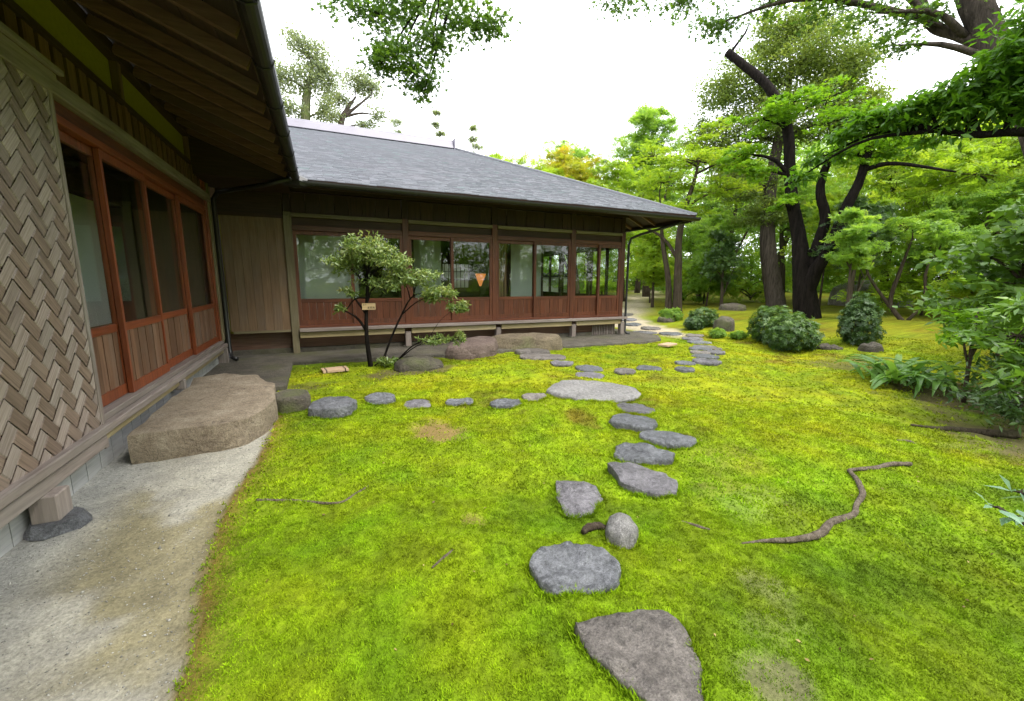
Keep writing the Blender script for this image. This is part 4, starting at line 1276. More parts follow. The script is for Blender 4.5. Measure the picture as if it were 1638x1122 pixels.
def crown(root, clusters, size, mat, kind, tilt=0.6, flat=0.35, name='crown', droop=0.0, spread=0.33, tvar=0.5):
    """clusters: (centre, radii, sub-clumps, leaves per clump). returns the clump centres per cluster"""
    PP, TT, subs_out = [], [], []
    for c, rad, ns, nl in clusters:
        c = np.array(c); rad = np.array(rad) if hasattr(rad, '__len__') else np.array([rad] * 3)
        sub = c + in_ball(ns, 0.45) * rad
        subs_out.append(sub)
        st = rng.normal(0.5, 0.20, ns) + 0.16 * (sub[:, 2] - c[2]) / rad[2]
        off = in_ball(ns * nl, 0.6).reshape(ns, nl, 3)
        ls = spread * rad[None, None, :] * rng.uniform(0.7, 1.35, (ns, 1, 1))
        ls = ls * np.array([1, 1, flat])
        p = sub[:, None, :] + off * ls
        p[..., 2] -= 0.25 * np.hypot(off[..., 0], off[..., 1]) ** 2 * ls[..., 0]
        PP.append(p.reshape(-1, 3))
        TT.append((st[:, None] * tvar + (1 - tvar) * rng.normal(0.5, 0.22, (ns, nl))).ravel())
    P = np.concatenate(PP); T = np.clip(np.concatenate(TT), 0, 1)
    V, F, k = leaf_arrays(P, size, tilt, kind, None, droop)
    o = mesh_obj(name, V, F, mat, root, attrs={'tint': ('FLOAT', np.repeat(T, k))})
    o['kind'] = 'stuff'
    return subs_out

def limbs(root, stems, clusters, subs, bark, twig_r=0.012, sides=6, limb_k=0.35, every=1):
    """limbs from the stems to every crown cluster, twigs on to its clumps"""
    pts, rad = [], []
    for p, r in stems:
        q = catmull(p, 24)
        rr = np.interp(np.linspace(0, 1, 24), np.linspace(0, 1, len(r)), r)
        pts += [np.array(x) for x in q]
        rad += list(rr)
    pts = np.array(pts); rad = np.array(rad)
    mb = MB()
    for (c, rd, ns, nl), sub in zip(clusters, subs):
        c = np.array(c)
        dz = c[2] - pts[:, 2]
        cost = np.linalg.norm(pts - c, axis=1) + 2.0 * np.clip(0.3 - dz, 0, None)
        k = int(np.argmin(cost))
        a = pts[k]
        L = np.linalg.norm(c - a)
        if L > 0.05:
            m1 = a + (c - a) * 0.45 + np.array([rng.normal(0, .06), rng.normal(0, .06), 0.10]) * L
            r0 = max(min(rad[k] * 0.8, limb_k * 0.1 * L + twig_r), twig_r * 1.2)
            mb.tube([a, m1, c], [r0, r0 * .75, twig_r], sides, 0.06, res=8)
        for s in sub[::every]:
            L2 = np.linalg.norm(s - c)
            m2 = c + (s - c) * 0.5 + rng.normal(0, .08, 3) * L2
            mb.tube([c, m2, s], [twig_r, twig_r * .7, twig_r * .3], 4, 0, res=4, cap=False)
    if mb.V:
        o = mb.build('branches', bark, root, True)
        o['kind'] = 'stuff'

def stem_mesh(root, stems, bark, n=12, jit=0.05, name='trunk'):
    for i, (p, r) in enumerate(stems):
        mb = MB()
        mb.tube(p, r, n, jit, res=max(8, len(p) * 5))
        mb.build(name if i == 0 else 'stem', bark, root, True)

def tree(name, label, cat, base, stems, clusters, size, leaf, bark, kind='oval', group=None, tilt=0.6, flat=0.35, twig=0.012, n=12, spread=0.33, every=1, jit=0.05, droop=0.0, fname='crown'):
    e = empty(name, base, label, cat, group)
    stem_mesh(e, stems, bark, n, jit)
    subs = crown(e, clusters, size, LF[leaf], kind, tilt, flat, fname, droop, spread)
    limbs(e, stems, clusters, subs, bark, twig, every=every)
    return e

# --- the big dark tree right of the lawn
A0 = (12.04, 7.15, float(hgt(12.04, 7.15)))
stA = [([(12.05, 7.13, 0.05), (12.03, 7.16, 0.35), (11.95, 7.3, 1.3), (11.84, 7.48, 2.44), (11.68, 7.72, 3.6), (11.57, 7.88, 5.04), (11.44, 8.07, 5.78), (11.19, 8.41, 6.48), (10.84, 8.85, 7.05), (10.56, 9.19, 7.47)], [0.42, 0.32, 0.26, 0.17, 0.145, 0.125, 0.115, 0.11, 0.105, 0.10]),
       ([(11.97, 7.26, 1.15), (12.02, 7.18, 1.6), (12.07, 7.1, 2.3), (12.11, 7.03, 2.89), (12.01, 7.19, 3.69), (12.09, 7.06, 4.43), (12.25, 6.78, 4.97)], [0.22, 0.17, 0.13, 0.12, 0.105, 0.08, 0.05]),
       ([(11.97, 7.22, 0.95), (11.93, 7.02, 1.5), (11.9, 6.75, 2.06), (11.96, 6.47, 3.11), (12.04, 6.32, 3.67), (12.09, 6.22, 4.5), (12.11, 6.2, 5.05)], [0.22, 0.17, 0.13, 0.115, 0.10, 0.08, 0.05]),
       ([(12.06, 6.29, 3.92), (12.31, 5.79, 3.98), (12.72, 4.83, 3.63)], [0.06, 0.045, 0.02])]
clA = [((10.9, 8.2, 5.5), (.7, .7, .4), 12, 60), ((11.2, 7.6, 5.75), (.6, .6, .35), 10, 60), ((10.9, 8.3, 4.2), (.7, .7, .35), 11, 60), ((12.1, 6.5, 4.3), (.8, .8, .4), 12, 70), ((12.3, 5.9, 4.65), (.9, .9, .45), 20, 70), ((11.3, 7.6, 3.3), (.5, .5, .25), 6, 60), ((10.7, 8.5, 4.7), (.6, .6, .3), 10, 60), ((12.4, 6.6, 5.3), (1.0, 1.0, .5), 14, 60), ((12.2, 7.4, 5.9), (.8, .8, .4), 8, 60)]
tree('big_tree', 'big dark-barked tree forking into several stems, one limb cut off', 'tree', A0, stA, clA, 0.12, 'maple', M_BARK_D, 'maple', None, 0.5, 0.3, 0.016, 16, 0.4, jit=0.07)
mb = MB(); mb.tube([(10.60, 9.14, 7.42), (10.9, 8.95, 7.9), (11.0, 8.9, 8.2)], [0.04, 0.03, 0.012], 6); mb.build('stem', M_BARK_D, bpy.data.objects['big_tree'], True)

# --- ridged grey trunk with the big olive dome
B0 = (14.55, 9.73, float(hgt(14.55, 9.73)))
stB = [([(14.56, 9.72, 0.1), (14.54, 9.73, 0.5), (14.39, 9.96, 1.71), (14.29, 10.1, 2.78), (14.3, 10.2, 4.5), (14.4, 10.1, 6.5), (14.45, 10.0, 8.0)], [0.38, 0.32, 0.27, 0.24, 0.20, 0.14, 0.06])]
clB = [((13.5, 11.1, 7.9), (1.2, 1.2, .9), 26, 90), ((14.7, 9.5, 8.4), (1.5, 1.5, 1.0), 38, 100), ((14.3, 10.0, 6.5), (1.5, 1.5, .9), 30, 90), ((15.2, 8.7, 7.2), (1.1, 1.1, 1.2), 30, 90), ((13.2, 11.5, 6.2), (1.1, 1.1, .9), 24, 80), ((13.7, 10.9, 4.8), (1.2, 1.2, .8), 24, 80), ((14.3, 10.2, 9.4), (1.2, 1.2, .6), 20, 90), ((15.4, 8.3, 6.2), (.9, .9, .7), 18, 80), ((14.2, 10.1, 3.6), (1.0, 1.0, .5), 14, 80)]
clB = [(c, r, int(n * 1.9), int(l * 1.9)) for c, r, n, l in clB]
tree('dome_tree', 'tree with ridged grey trunk and tall olive-green dome crown', 'tree', B0, stB, clB, 0.095, 'olive', M_BARK_G, 'oval', None, 0.8, 0.8, 0.02, 14, 0.46, every=4)

# --- slim maple at the house corner
C0 = (10.72, 10.49, float(hgt(10.72, 10.49)))
stC = [([(10.73, 10.5, 0.1), (10.72, 10.5, 0.5), (10.68, 10.53, 1.66), (10.66, 10.56, 2.66), (10.75, 10.45, 3.62), (10.9, 10.33, 4.4), (10.95, 10.2, 5.2)], [0.19, 0.15, 0.12, 0.105, 0.08, 0.055, 0.02]),
       ([(10.68, 10.54, 1.9), (10.4, 10.8, 2.5), (10.1, 11.1, 2.85), (9.6, 11.5, 3.1)], [0.06, 0.05, 0.04, 0.02]),
       ([(10.55, 10.7, 0.2), (10.5, 10.75, 1.3), (10.35, 10.95, 2.5), (10.2, 11.0, 3.7)], [0.12, 0.09, 0.07, 0.03])]
clC = [((10.2, 11.0, 4.4), (1.0, 1.0, .4), 18, 70), ((10.9, 10.3, 4.95), (1.1, 1.1, .4), 20, 70), ((11.4, 9.8, 4.0), (1.0, 1.0, .4), 18, 70), ((10.7, 10.5, 3.5), (1.0, 1.0, .35), 14, 60), ((10.0, 11.2, 5.2), (1.0, 1.0, .4), 16, 60), ((11.6, 9.6, 4.9), (1.0, 1.0, .4), 16, 60), ((9.6, 11.6, 3.3), (.8, .8, .3), 10, 60), ((11.2, 10.2, 5.7), (.9, .9, .4), 12, 60)]
tree('slim_maple', 'slim twin-stemmed maple with yellow-green layered crown beyond the house corner', 'tree', C0, stC, clC, 0.12, 'yellow', M_BARK_M, 'maple', None, 0.45, 0.22, 0.012, 10, 0.42)

# --- generic woodland trees
def wood_tree(name, label, x, y, h, cr, leaf, group, size=0.16, kind='spray', dens=1.0, bark=None, r0=None, low=0.45, ncl=7, lean=0.06, base=None, flat=0.3, spread=0.5):
    z0 = float(hgt(x, y)) - 0.05
    r0 = r0 or 0.016 * h + 0.02
    lx, ly = rng.normal(0, lean, 2) * h
    p = [(x, y, z0), (x + lx * .2, y + ly * .2, z0 + h * .25), (x + lx * .7, y + ly * .7, z0 + h * .55), (x + lx, y + ly, z0 + h * .92)]
    st = [(p, [r0 * 1.3, r0, r0 * .7, r0 * .15])]
    if rng.random() < 0.5:
        q = np.array(p[1]) * .6 + np.array(p[0]) * .4
        a = rng.uniform(0, 6.28)
        st.append(([tuple(q), tuple(q + np.array([math.cos(a) * h * .1, math.sin(a) * h * .1, h * .25])), tuple(q + np.array([math.cos(a) * h * .2, math.sin(a) * h * .2, h * .5]))], [r0 * .6, r0 * .45, r0 * .12]))
    cl = []
    for i in range(ncl):
        f = (i + 0.5) / ncl
        zz = z0 + h * (low + (1 - low) * f)
        wr_ = cr * (0.55 + 0.6 * math.sin(math.pi * min(1, 0.25 + 0.7 * f))) * 0.62
        a = i * 2.4 + rng.uniform(-.4, .4)
        dd = cr * 0.5 * math.sqrt(max(0.05, 1 - f * .8))
        cl.append(((x + lx * f + math.cos(a) * dd, y + ly * f + math.sin(a) * dd, zz), (wr_, wr_, wr_ * .5), int(13 * dens) + 4, int(21 * dens) + 8))
    return tree(name, label, 'tree', (x, y, z0), st, cl, size * .74, leaf, bark or M_BARK_M, kind, group, 0.6, flat, 0.01, 7, spread, every=3)

# distinct woodland trees
wood_tree('round_tree', 'tall round mid-green tree rising behind the slim maple', 16.0, 17.9, 9.6, 1.9, 'mid', None, 0.30, dens=1.3, low=0.55, ncl=9)
wood_tree('amber_maple', 'amber-tinged maple just right of the roof hip', 10.9, 16.8, 6.6, 1.9, 'orange', None, 0.24, dens=1.2, low=0.5)
wood_tree('yellow_maple', 'yellow-green maple directly behind the roof slope', 9.3, 17.6, 6.3, 1.5, 'yellow', None, 0.24, dens=1.1, low=0.5)
wood_tree('yellow_maple', 'yellow-green maple between the amber maple and the slim maple', 12.6, 15.7, 6.2, 1.8, 'yellow', None, 0.24, dens=1.2, low=0.45)
wood_tree('yellow_maple', 'broad yellow-green maple top peeking over the roof hip', 8.2, 19.5, 7.0, 2.0, 'yellow', None, 0.26, dens=1.3, low=0.5)
wood_tree('amber_maple', 'second amber-tinged maple farther behind the roof hip', 12.2, 19.5, 7.4, 2.2, 'orange', None, 0.26, dens=1.3, low=0.5)
wood_tree('evergreen_tree', 'dark low evergreen left of the ridged grey trunk', 12.9, 10.6, 2.7, 0.8, 'dark', None, 0.14, dens=0.9, low=0.4, r0=0.05)
wood_tree('small_tree', 'small bright tree with bent trunk beside the sandy path', 11.4, 12.4, 2.9, 1.0, 'yellow', None, 0.18, dens=1.2, low=0.35, r0=0.05)
wood_tree('small_tree', 'small evergreen with straight thin trunk right of the big tree', 12.45, 6.4, 3.0, 0.75, 'dark', None, 0.14, dens=1.3, low=0.5, r0=0.055, lean=0.01)
wood_tree('small_tree', 'very thin young tree between the big tree and the conical bush', 10.4, 5.35, 2.6, 0.5, 'mid', None, 0.13, dens=0.8, low=0.55, r0=0.03, lean=0.02)
wood_tree('bright_maple', 'bright yellow-green maple filling the gap right of the big tree', 17.5, 8.0, 6.0, 2.6, 'yellow', None, 0.24, dens=1.25, low=0.42, ncl=9)
wood_tree('bright_maple', 'bright green maple behind the right-hand overhanging branch', 17.0, 5.6, 5.4, 2.4, 'yellow', None, 0.24, dens=1.2, low=0.4, ncl=9)
SPL = ['thin sapling just right of the big dark trunk', 'thin sapling between the small evergreen and the curved stems', 'leaning sapling deep right of the big tree', 'sapling hidden half behind the big dark trunk', 'leafy sapling left of the ridged grey trunk', 'sapling behind the dark low evergreen', 'leafy sapling beside the far sandy path', 'young tree at the right behind the curved stems']
for i, (x, y, h, c_) in enumerate([(14.6, 7.3, 3.4, .9), (15.2, 6.0, 3.2, .9), (16.2, 5.3, 3.6, 1.1), (14.9, 8.5, 3.8, 1.0), (13.3, 11.6, 3.2, .9), (14.3, 12.6, 3.6, 1.0), (12.9, 14.2, 3.2, 1.0), (15.4, 4.2, 3.0, 1.0)]):
    wood_tree('sapling', SPL[i], x, y, h, c_, 'mid' if i % 3 else 'yellow', 'saplings among the woodland', 0.19, dens=.7, low=0.36, r0=0.03, lean=0.05, ncl=6)
# curved multi-stem shrub tree
E0 = (13.1, 5.47, float(hgt(13.1, 5.47)))
tree('multistem_tree', 'small tree with three thin curved bare stems from one foot', 'tree', E0,
     [([(13.1, 5.47, .25), (12.98, 5.75, 0.75), (13.02, 5.68, 1.5), (13.06, 5.55, 2.3)], [0.06, 0.05, 0.045, 0.02]),
      ([(13.1, 5.47, .25), (12.9, 5.9, 0.9), (12.7, 6.2, 1.5), (12.7, 6.3, 2.1)], [0.05, 0.04, 0.03, 0.015]),
      ([(13.1, 5.45, .25), (13.2, 5.2, 0.8), (13.2, 5.25, 1.5), (13.3, 5.1, 2.1)], [0.045, 0.035, 0.03, 0.015])],
     [((13.0, 5.6, 2.6), (.8, .8, .3), 14, 26), ((12.7, 6.3, 2.4), (.6, .6, .3), 10, 26), ((13.3, 5.0, 2.4), (.7, .7, .3), 12, 26)], 0.15, 'mid', M_BARK_M, 'spray', None, 0.5, .3, 0.01, 8)

# background woodland: alike trees, nothing tells them apart
BGL = 'green woodland tree in the dense wood behind the lawn'
bgpos = [(19, 13, 7.0, 2.3, 'mid'), (21, 9, 7.0, 2.6, 'mid'), (20.5, 6.2, 6.5, 2.5, 'yellow'), (22, 3.6, 7, 2.6, 'mid'), (18.2, 3.2, 5.5, 2.2, 'mid'), (24, 12, 8, 2.8, 'mid'), (25, 6, 8, 2.8, 'mid'), (26, 1.5, 8, 2.8, 'dark'), (20, 16.5, 7.5, 2.5, 'dark'), (23, 20, 8.5, 2.8, 'mid'), (27, 17, 9, 3, 'mid'), (18, 21, 7.5, 2.3, 'mid'), (14.5, 21.5, 7, 2.2, 'yellow'), (29, 9, 9, 3, 'mid'), (30, 3, 9, 3, 'mid'), (15.5, 14.0, 5.0, 1.6, 'mid'), (17.2, 11.3, 5.5, 1.8, 'mid'), (12.5, 24, 7, 2.2, 'mid'), (22, 26, 9, 3, 'dark'), (13.4, 21, 8.6, 2.3, 'mid'), (10.0, 22, 7.6, 2.2, 'yellow')]
for i, (x, y, h, c_, lf) in enumerate(bgpos):
    wood_tree('woodland_tree', BGL, x, y, h, c_, lf, 'woodland trees behind the lawn', 0.30 if i > 4 else 0.26, dens=0.78, low=0.56 if i % 3 else 0.42, ncl=7, flat=0.35)
SHL = 'low leafy undergrowth shrub among the woodland trunks'
shp = [(15.5, 6.8, 1.3), (16.6, 9.3, 1.4), (15.0, 4.4, 1.2), (18, 6.6, 1.5), (19.5, 10.5, 1.6), (17.5, 13, 1.5), (16.2, 15.6, 1.5), (13.8, 13.2, 1.1), (13.2, 18.6, 1.5), (17.5, 18, 1.8), (21, 14, 1.8), (23, 8, 1.8), (22, 5, 1.8), (13.6, 12.0, 0.9), (20, 3.0, 1.6), (16.5, 2.5, 1.4), (10.2, 14.0, 0.8), (11.0, 18.5, 1.3), (16, 11.8, 1.0)]
for i, (x, y, r_c) in enumerate(shp):
    z0 = float(hgt(x, y))
    e = empty('undergrowth_shrub', (x, y, z0), SHL, 'shrub', 'undergrowth shrubs')
    cl = [((x + rng.normal(0, .4) * r_c, y + rng.normal(0, .4) * r_c, z0 + r_c * rng.uniform(.4, 1.25)), (r_c * .6, r_c * .6, r_c * .35), 10, 23) for _ in range(4)]
    sb = crown(e, cl, 0.16, LF['mid' if i % 2 else 'yellow'], 'spray', 0.6, 0.5, 'foliage', 0, .45)
    limbs(e, [([(x, y, z0 - .05), (x, y, z0 + .2 * r_c), (x + .05, y, z0 + .6 * r_c)], [.05, .04, .02])], cl, sb, M_BARK_M, .012, every=3)
# far wood closing the view: one mass
def far_wood(name, n, az0, az1, d0, d1, hmax, leaf, hmin=0.0):
    az = np.radians(rng.uniform(az0, az1, n))
    d = rng.uniform(d0, d1, n)
    x = d * np.sin(az); y = d * np.cos(az)
    top = hmax * (0.65 + 0.6 * fbm(az * 14, d * 0.25, 1.0, 3))
    z = hgt(x, y) + hmin + top * rng.random(n) ** 1.3
    V, F, k = leaf_arrays(np.stack([x, y, z], 1), 0.55, 0.7, 'spray')
    T = np.clip(0.4 + 0.5 * fbm(az * 60, z * 0.8, 1.0, 3) + rng.normal(0, .15, n), 0, 1)
    o = mesh_obj(name, V, F, LF[leaf], None, attrs={'tint': ('FLOAT', np.repeat(T, k))})
    tag(o, 'far mass of mixed woodland closing the view ' + ('behind the garden' if az1 < 101 else 'behind the viewpoint'), 'wood', kind='stuff')
far_wood('far_wood', 22000, 22, 100, 31, 40, 8.0, 'mid')

# --- trees behind the roof at the left, haze and glare put into leaf colour
st = [([(-0.45, 24, 0), (-0.40, 24, 4.0), (-0.39, 24, 6.9), (-0.28, 24, 8.5), (-0.1, 24, 10.0), (0.25, 24, 11.4)], [.32, .30, .27, .24, .18, .06])]
cl = [((0.35, 24, 11.7), (.8, .8, .55), 14, 60), ((-.35, 24, 12.2), (.7, .7, .5), 12, 60), ((-1.2, 24, 10.6), (.8, .8, .7), 18, 60), ((.85, 24, 11.0), (.7, .7, .6), 14, 60), ((-.9, 24, 9.3), (.8, .8, .5), 14, 50), ((.7, 24, 9.4), (.6, .6, .5), 10, 50), ((0, 24, 10.6), (.8, .8, .6), 14, 60), ((-1.5, 24.3, 8.2), (.8, .8, .6), 12, 50)]
tree('tall_tree', 'tall pale tree with ivy-covered trunk behind the ridge at the left', 'tree', (-0.45, 24, 0), st, [(c, r, int(n * 1.3), int(l * 1.5)) for c, r, n, l in cl], .12, 'far', m_bark('ivy_trunk', (0.05, 0.06, 0.025), (0.16, 0.16, 0.09), (0.12, 0.19, 0.03)), 'oval', None, .9, .9, .02, 10, .75)
st = [([(1.2, 26, 0), (1.3, 26, 6), (1.44, 26, 9.3), (1.8, 26, 10.3), (2.3, 25.9, 11.0)], [.24, .22, .17, .12, .04]), ([(1.6, 26, 9.9), (2.3, 25.9, 10.5), (3.1, 25.8, 11.2)], [.1, .07, .03])]
cl = [((1.4, 26, 10.9), (.7, .7, .5), 14, 50), ((2.3, 25.9, 11.9), (.9, .9, .6), 16, 60), ((3.2, 25.8, 11.6), (.8, .8, .5), 12, 50), ((3.3, 25.8, 10.2), (.7, .7, .5), 10, 40), ((1.0, 26, 9.7), (.7, .7, .4), 9, 40), ((2.6, 25.8, 9.6), (.6, .6, .4), 8, 40)]
tree('tall_tree', 'pale leaning fork-stemmed tree behind the ridge', 'tree', (1.2, 26, 0), st, [(c, r, int(n * 1.3), int(l * 1.5)) for c, r, n, l in cl], .12, 'far', M_BARK_G, 'oval', None, .9, .9, .02, 10, .75)
for i, (x, y, ht, c_, lb) in enumerate([(5.1, 29.5, 11.6, 1.0, 'faint thin tree between the leaning tree and the ridge end'), (7.7, 29, 12.2, .55, 'narrow feathery tree top above the ridge end'), (9.9, 28.3, 11.2, .6, 'small feathery tree top right of the ridge end'), (3.6, 27.5, 9.6, 1.1, 'low pale bushy tree behind the ridge middle'), (-2.9, 24.5, 9.5, 1.2, 'pale tree half hidden by the wing gutter')]):
    wood_tree('pale_tree', lb, x, y, ht, c_, 'far', 'pale trees behind the roof', .24, dens=.42, low=.6, ncl=8, bark=M_BARK_G, lean=.01, r0=0.10, flat=.9, spread=.85)

# --- trees out of the frame, behind the camera: they shade the garden and show in the glass
for i, (x, y, h, c_) in enumerate([(4.5, -8.0, 8, 3.0), (-1.0, -9.5, 8, 3.0), (9.0, -5.5, 8, 3.0), (12.5, -1.0, 7.5, 2.8), (15.5, 1.2, 7, 2.4), (1.5, -13, 10, 3.5), (7, -12, 10, 3.5)]):
    wood_tree('garden_tree', 'leafy tree of the garden behind the viewpoint', x, y, h, c_, 'mid', 'garden trees behind the viewpoint', .46, dens=.42, low=.2, ncl=9, flat=.5)

far_wood('far_wood', 7000, 105, 262, 17, 24, 10.0, 'mid')
# --- maple whose branch hangs into the top of the view
G0 = (3.5, -1.4, float(hgt(3.5, -1.4)))
stG = [([(3.5, -1.4, -.05), (3.45, -1.2, 1.5), (3.2, -.5, 3.0), (2.6, 1.0, 4.1), (1.9, 2.6, 4.4), (1.3, 3.9, 4.25)], [.16, .13, .10, .07, .05, .03])]
clG = [((0.30, 4.15, 3.62), (.22, .3, .10), 12, 26), ((.6, 4.15, 3.5), (.28, .3, .14), 16, 28), ((.80, 4.1, 3.62), (.3, .3, .12), 16, 28), ((1.10, 4.05, 3.58), (.3, .3, .13), 18, 28), ((1.42, 3.95, 3.54), (.25, .3, .10), 15, 26), ((.76, 4.12, 3.25), (.26, .25, .13), 18, 30), ((.60, 4.14, 3.12), (.16, .2, .10), 10, 26), ((.86, 4.1, 3.08), (.2, .2, .12), 15, 28), ((.95, 4.08, 2.93), (.13, .16, .08), 8, 24), ((1.03, 4.06, 3.33), (.2, .2, .14), 14, 28), ((1.56, 3.9, 3.5), (.14, .2, .06), 7, 22)]
tree('overhanging_maple', 'maple branch hanging down into the white sky above the roof', 'tree', G0, stG, clG, .058, 'hang', M_BARK_D, 'maple', None, .8, .8, .003, 8, .75)

# --- leaning tree at the top right corner
D0 = (6.5, 1.2, float(hgt(6.5, 1.2)))
stD = [([(6.5, 1.2, -.05), (6.42, 1.5, 1.5), (6.22, 1.96, 3.02), (6.11, 2.21, 3.55), (6.0, 2.50, 4.3), (5.8, 3.0, 5.6)], [.20, .15, .125, .12, .115, .08]),
       ([(6.12, 2.2, 3.5), (6.02, 2.45, 3.72), (5.95, 2.62, 3.86), (5.90, 2.74, 4.12), (5.86, 2.85, 4.5)], [.055, .052, .05, .048, .04]),
       ([(5.86, 2.85, 4.5), (5.3, 3.3, 4.75), (4.6, 3.9, 4.85), (3.8, 4.6, 4.95)], [.06, .045, .03, .012])]
clD = [((3.65, 4.8, 4.75), (.35, .35, .08), 12, 26), ((4.15, 4.4, 4.6), (.4, .35, .12), 16, 28), ((4.42, 4.1, 4.25), (.3, .3, .14), 14, 28), ((4.8, 3.7, 4.45), (.4, .35, .14), 16, 28), ((5.15, 3.2, 4.25), (.4, .35, .14), 16, 28), ((5.3, 2.85, 3.95), (.3, .3, .12), 11, 26), ((5.45, 2.7, 3.62), (.25, .25, .07), 8, 24), ((5.75, 2.75, 3.95), (.3, .3, .15), 12, 28), ((6.2, 2.0, 4.2), (.5, .4, .3), 16, 28), ((5.5, 3.0, 5.3), (.9, .9, .4), 20, 30)]
tree('leaning_tree', 'thick leaning trunk with side limb in the top right corner', 'tree', D0, stD, clD, .068, 'hang', m_bark('brown_grey_bark', (0.03, 0.025, 0.022), (0.10, 0.08, 0.068), None, 20), 'maple', None, .7, .6, .005, 12, .7)

# --- near broadleaf branch from the right
H0 = (4.5, 0.1, float(hgt(4.5, .1)))
stH = [([(4.5, .1, -.05), (4.4, .3, 1.2), (4.15, .7, 1.95), (3.85, 1.15, 2.12), (3.76, 1.37, 2.16), (3.66, 1.58, 2.25), (3.58, 1.75, 2.38)], [.07, .06, .04, .026, .022, .016, .008]),
       ([(4.3, .45, 1.6), (4.1, .8, 2.3), (3.85, 1.2, 2.7)], [.04, .03, .012])]
clH = [((3.75, 1.42, 2.44), (.18, .22, .10), 12, 16), ((3.66, 1.60, 2.40), (.18, .2, .10), 12, 16), ((3.60, 1.76, 2.34), (.15, .18, .07), 9, 15), ((3.80, 1.28, 2.58), (.2, .2, .12), 14, 16), ((3.82, 1.22, 2.75), (.2, .2, .10), 10, 15), ((3.55, 1.88, 2.38), (.12, .14, .04), 7, 13), ((3.85, 1.15, 2.30), (.15, .2, .12), 10, 16), ((3.5, 2.0, 2.30), (.12, .15, .05), 6, 12), ((3.9, 1.0, 2.5), (.2, .2, .2), 12, 16), ((3.70, 1.55, 2.18), (.12, .12, .04), 4, 8), ((3.48, 2.08, 2.18), (.10, .14, .05), 5, 12), ((3.42, 2.2, 2.05), (.08, .12, .05), 4, 10), ((3.85, 1.2, 2.45), (.2, .2, .16), 16, 16), ((3.86, 1.12, 2.62), (.2, .2, .16), 16, 16), ((3.9, 1.05, 2.8), (.2, .2, .14), 12, 16), ((3.72, 1.45, 2.30), (.16, .2, .08), 10, 14)]
tree('near_maple', 'near branch of glossy green leaves reaching in from the right', 'tree', H0, stH, [(c, r, int(n * 1.7), int(l * 2.2)) for c, r, n, l in clH], .062, 'near', M_BARK_D, 'narrow', None, .7, .45, .004, 8, .6, droop=.8, every=2)

# --- shrubs at the right edge
def shrub(name, label, x, y, stems, clusters, size, leaf, kind='oval', tilt=.6, flat=.4, group=None, cat='shrub', droop=.3):
    e = empty(name, (x, y, float(hgt(x, y))), label, cat, group)
    stem_mesh(e, stems, M_BARK_M, 7, .05, 'stem')
    sb = crown(e, clusters, size, LF[leaf], kind, tilt, flat, 'foliage', droop, .42)
    limbs(e, stems, clusters, sb, M_BARK_M, .006)
    return e
shrub('leafy_shrub', 'leafy shrub on one thin bare stem behind the strap-leaved plant', 6.12, 1.95, [([(6.12, 1.95, 0), (6.13, 1.97, .5), (6.2, 2.0, 1.0)], [.02, .018, .01])],
      [((6.25, 1.85, .80), (.4, .4, .12), 16, 24), ((6.15, 2.05, .68), (.3, .3, .08), 10, 22), ((6.7, 2.15, .9), (.4, .4, .12), 14, 24), ((6.5, 1.8, 1.0), (.45, .4, .12), 15, 24)], .10, 'maple', 'narrow')
shrub('leafy_shrub', 'tall dense shrub at the right edge under the near branch', 7.2, 1.9, [([(7.2, 1.9, 0), (7.15, 1.95, .8), (7.0, 2.0, 1.8)], [.04, .03, .015])],
      [((7.0, 1.9, 1.2), (.6, .5, .25), 22, 26), ((7.2, 2.3, 1.55), (.7, .5, .25), 24, 26), ((6.8, 1.8, 1.7), (.5, .4, .25), 18, 26), ((7.4, 2.0, 2.1), (.7, .6, .25), 22, 26), ((7.7, 2.5, 1.0), (.6, .6, .3), 20, 26), ((7.3, 1.7, .7), (.5, .5, .25), 16, 24), ((8.2, 2.5, 1.6), (.6, .5, .3), 16, 24)], .12, 'shrub', 'oval')
shrub('leafy_shrub', 'low glossy shrub with bluish leaves at the right edge', 5.45, 1.3, [([(5.45, 1.3, 0), (5.4, 1.32, .3), (5.35, 1.35, .7)], [.025, .02, .01])],
      [((5.3, 1.35, .62), (.38, .3, .10), 14, 22), ((5.5, 1.5, .8), (.4, .3, .12), 14, 22), ((5.2, 1.2, .45), (.3, .3, .10), 10, 20), ((5.6, 1.35, 1.0), (.4, .3, .12), 12, 22)], .12, 'shrub', 'narrow')
shrub('leafy_shrub', 'dark ground-hugging shrub below the bluish one at the right edge', 5.65, 1.35, [([(5.65, 1.35, 0), (5.6, 1.4, .2)], [.02, .01])],
      [((5.5, 1.4, .18), (.45, .35, .16), 18, 26), ((5.95, 1.6, .25), (.5, .4, .2), 18, 26), ((6.5, 1.7, .35), (.6, .5, .25), 20, 26)], .085, 'dark', 'narrow', .9, .7)
shrub('leafy_shrub', 'mid-height green shrub beyond the strap-leaved plant', 9.3, 2.7, [([(9.3, 2.7, 0), (9.3, 2.7, .8)], [.03, .015])],
      [((8.8, 2.6, .6), (.5, .4, .2), 16, 24), ((9.3, 2.7, 1.0), (.6, .5, .25), 18, 24), ((9.8, 2.8, 1.5), (.7, .6, .3), 18, 24)], .12, 'mid', 'oval')
shrub('sprig', 'few pale blue-green leaves poking in at the right edge', 2.72, .42, [([(2.72, .42, 0.0), (2.66, .48, .25), (2.52, .56, .42)], [.008, .006, .003]), ([(2.66, .48, .25), (2.5, .57, .32)], [.005, .002])],
      [((2.48, .585, .43), (.05, .04, .02), 3, 3), ((2.43, .62, .36), (.04, .04, .015), 2, 3), ((2.46, .59, .33), (.04, .04, .015), 2, 3)], .085, 'blue', 'narrow', .3, .3, cat='sprig')

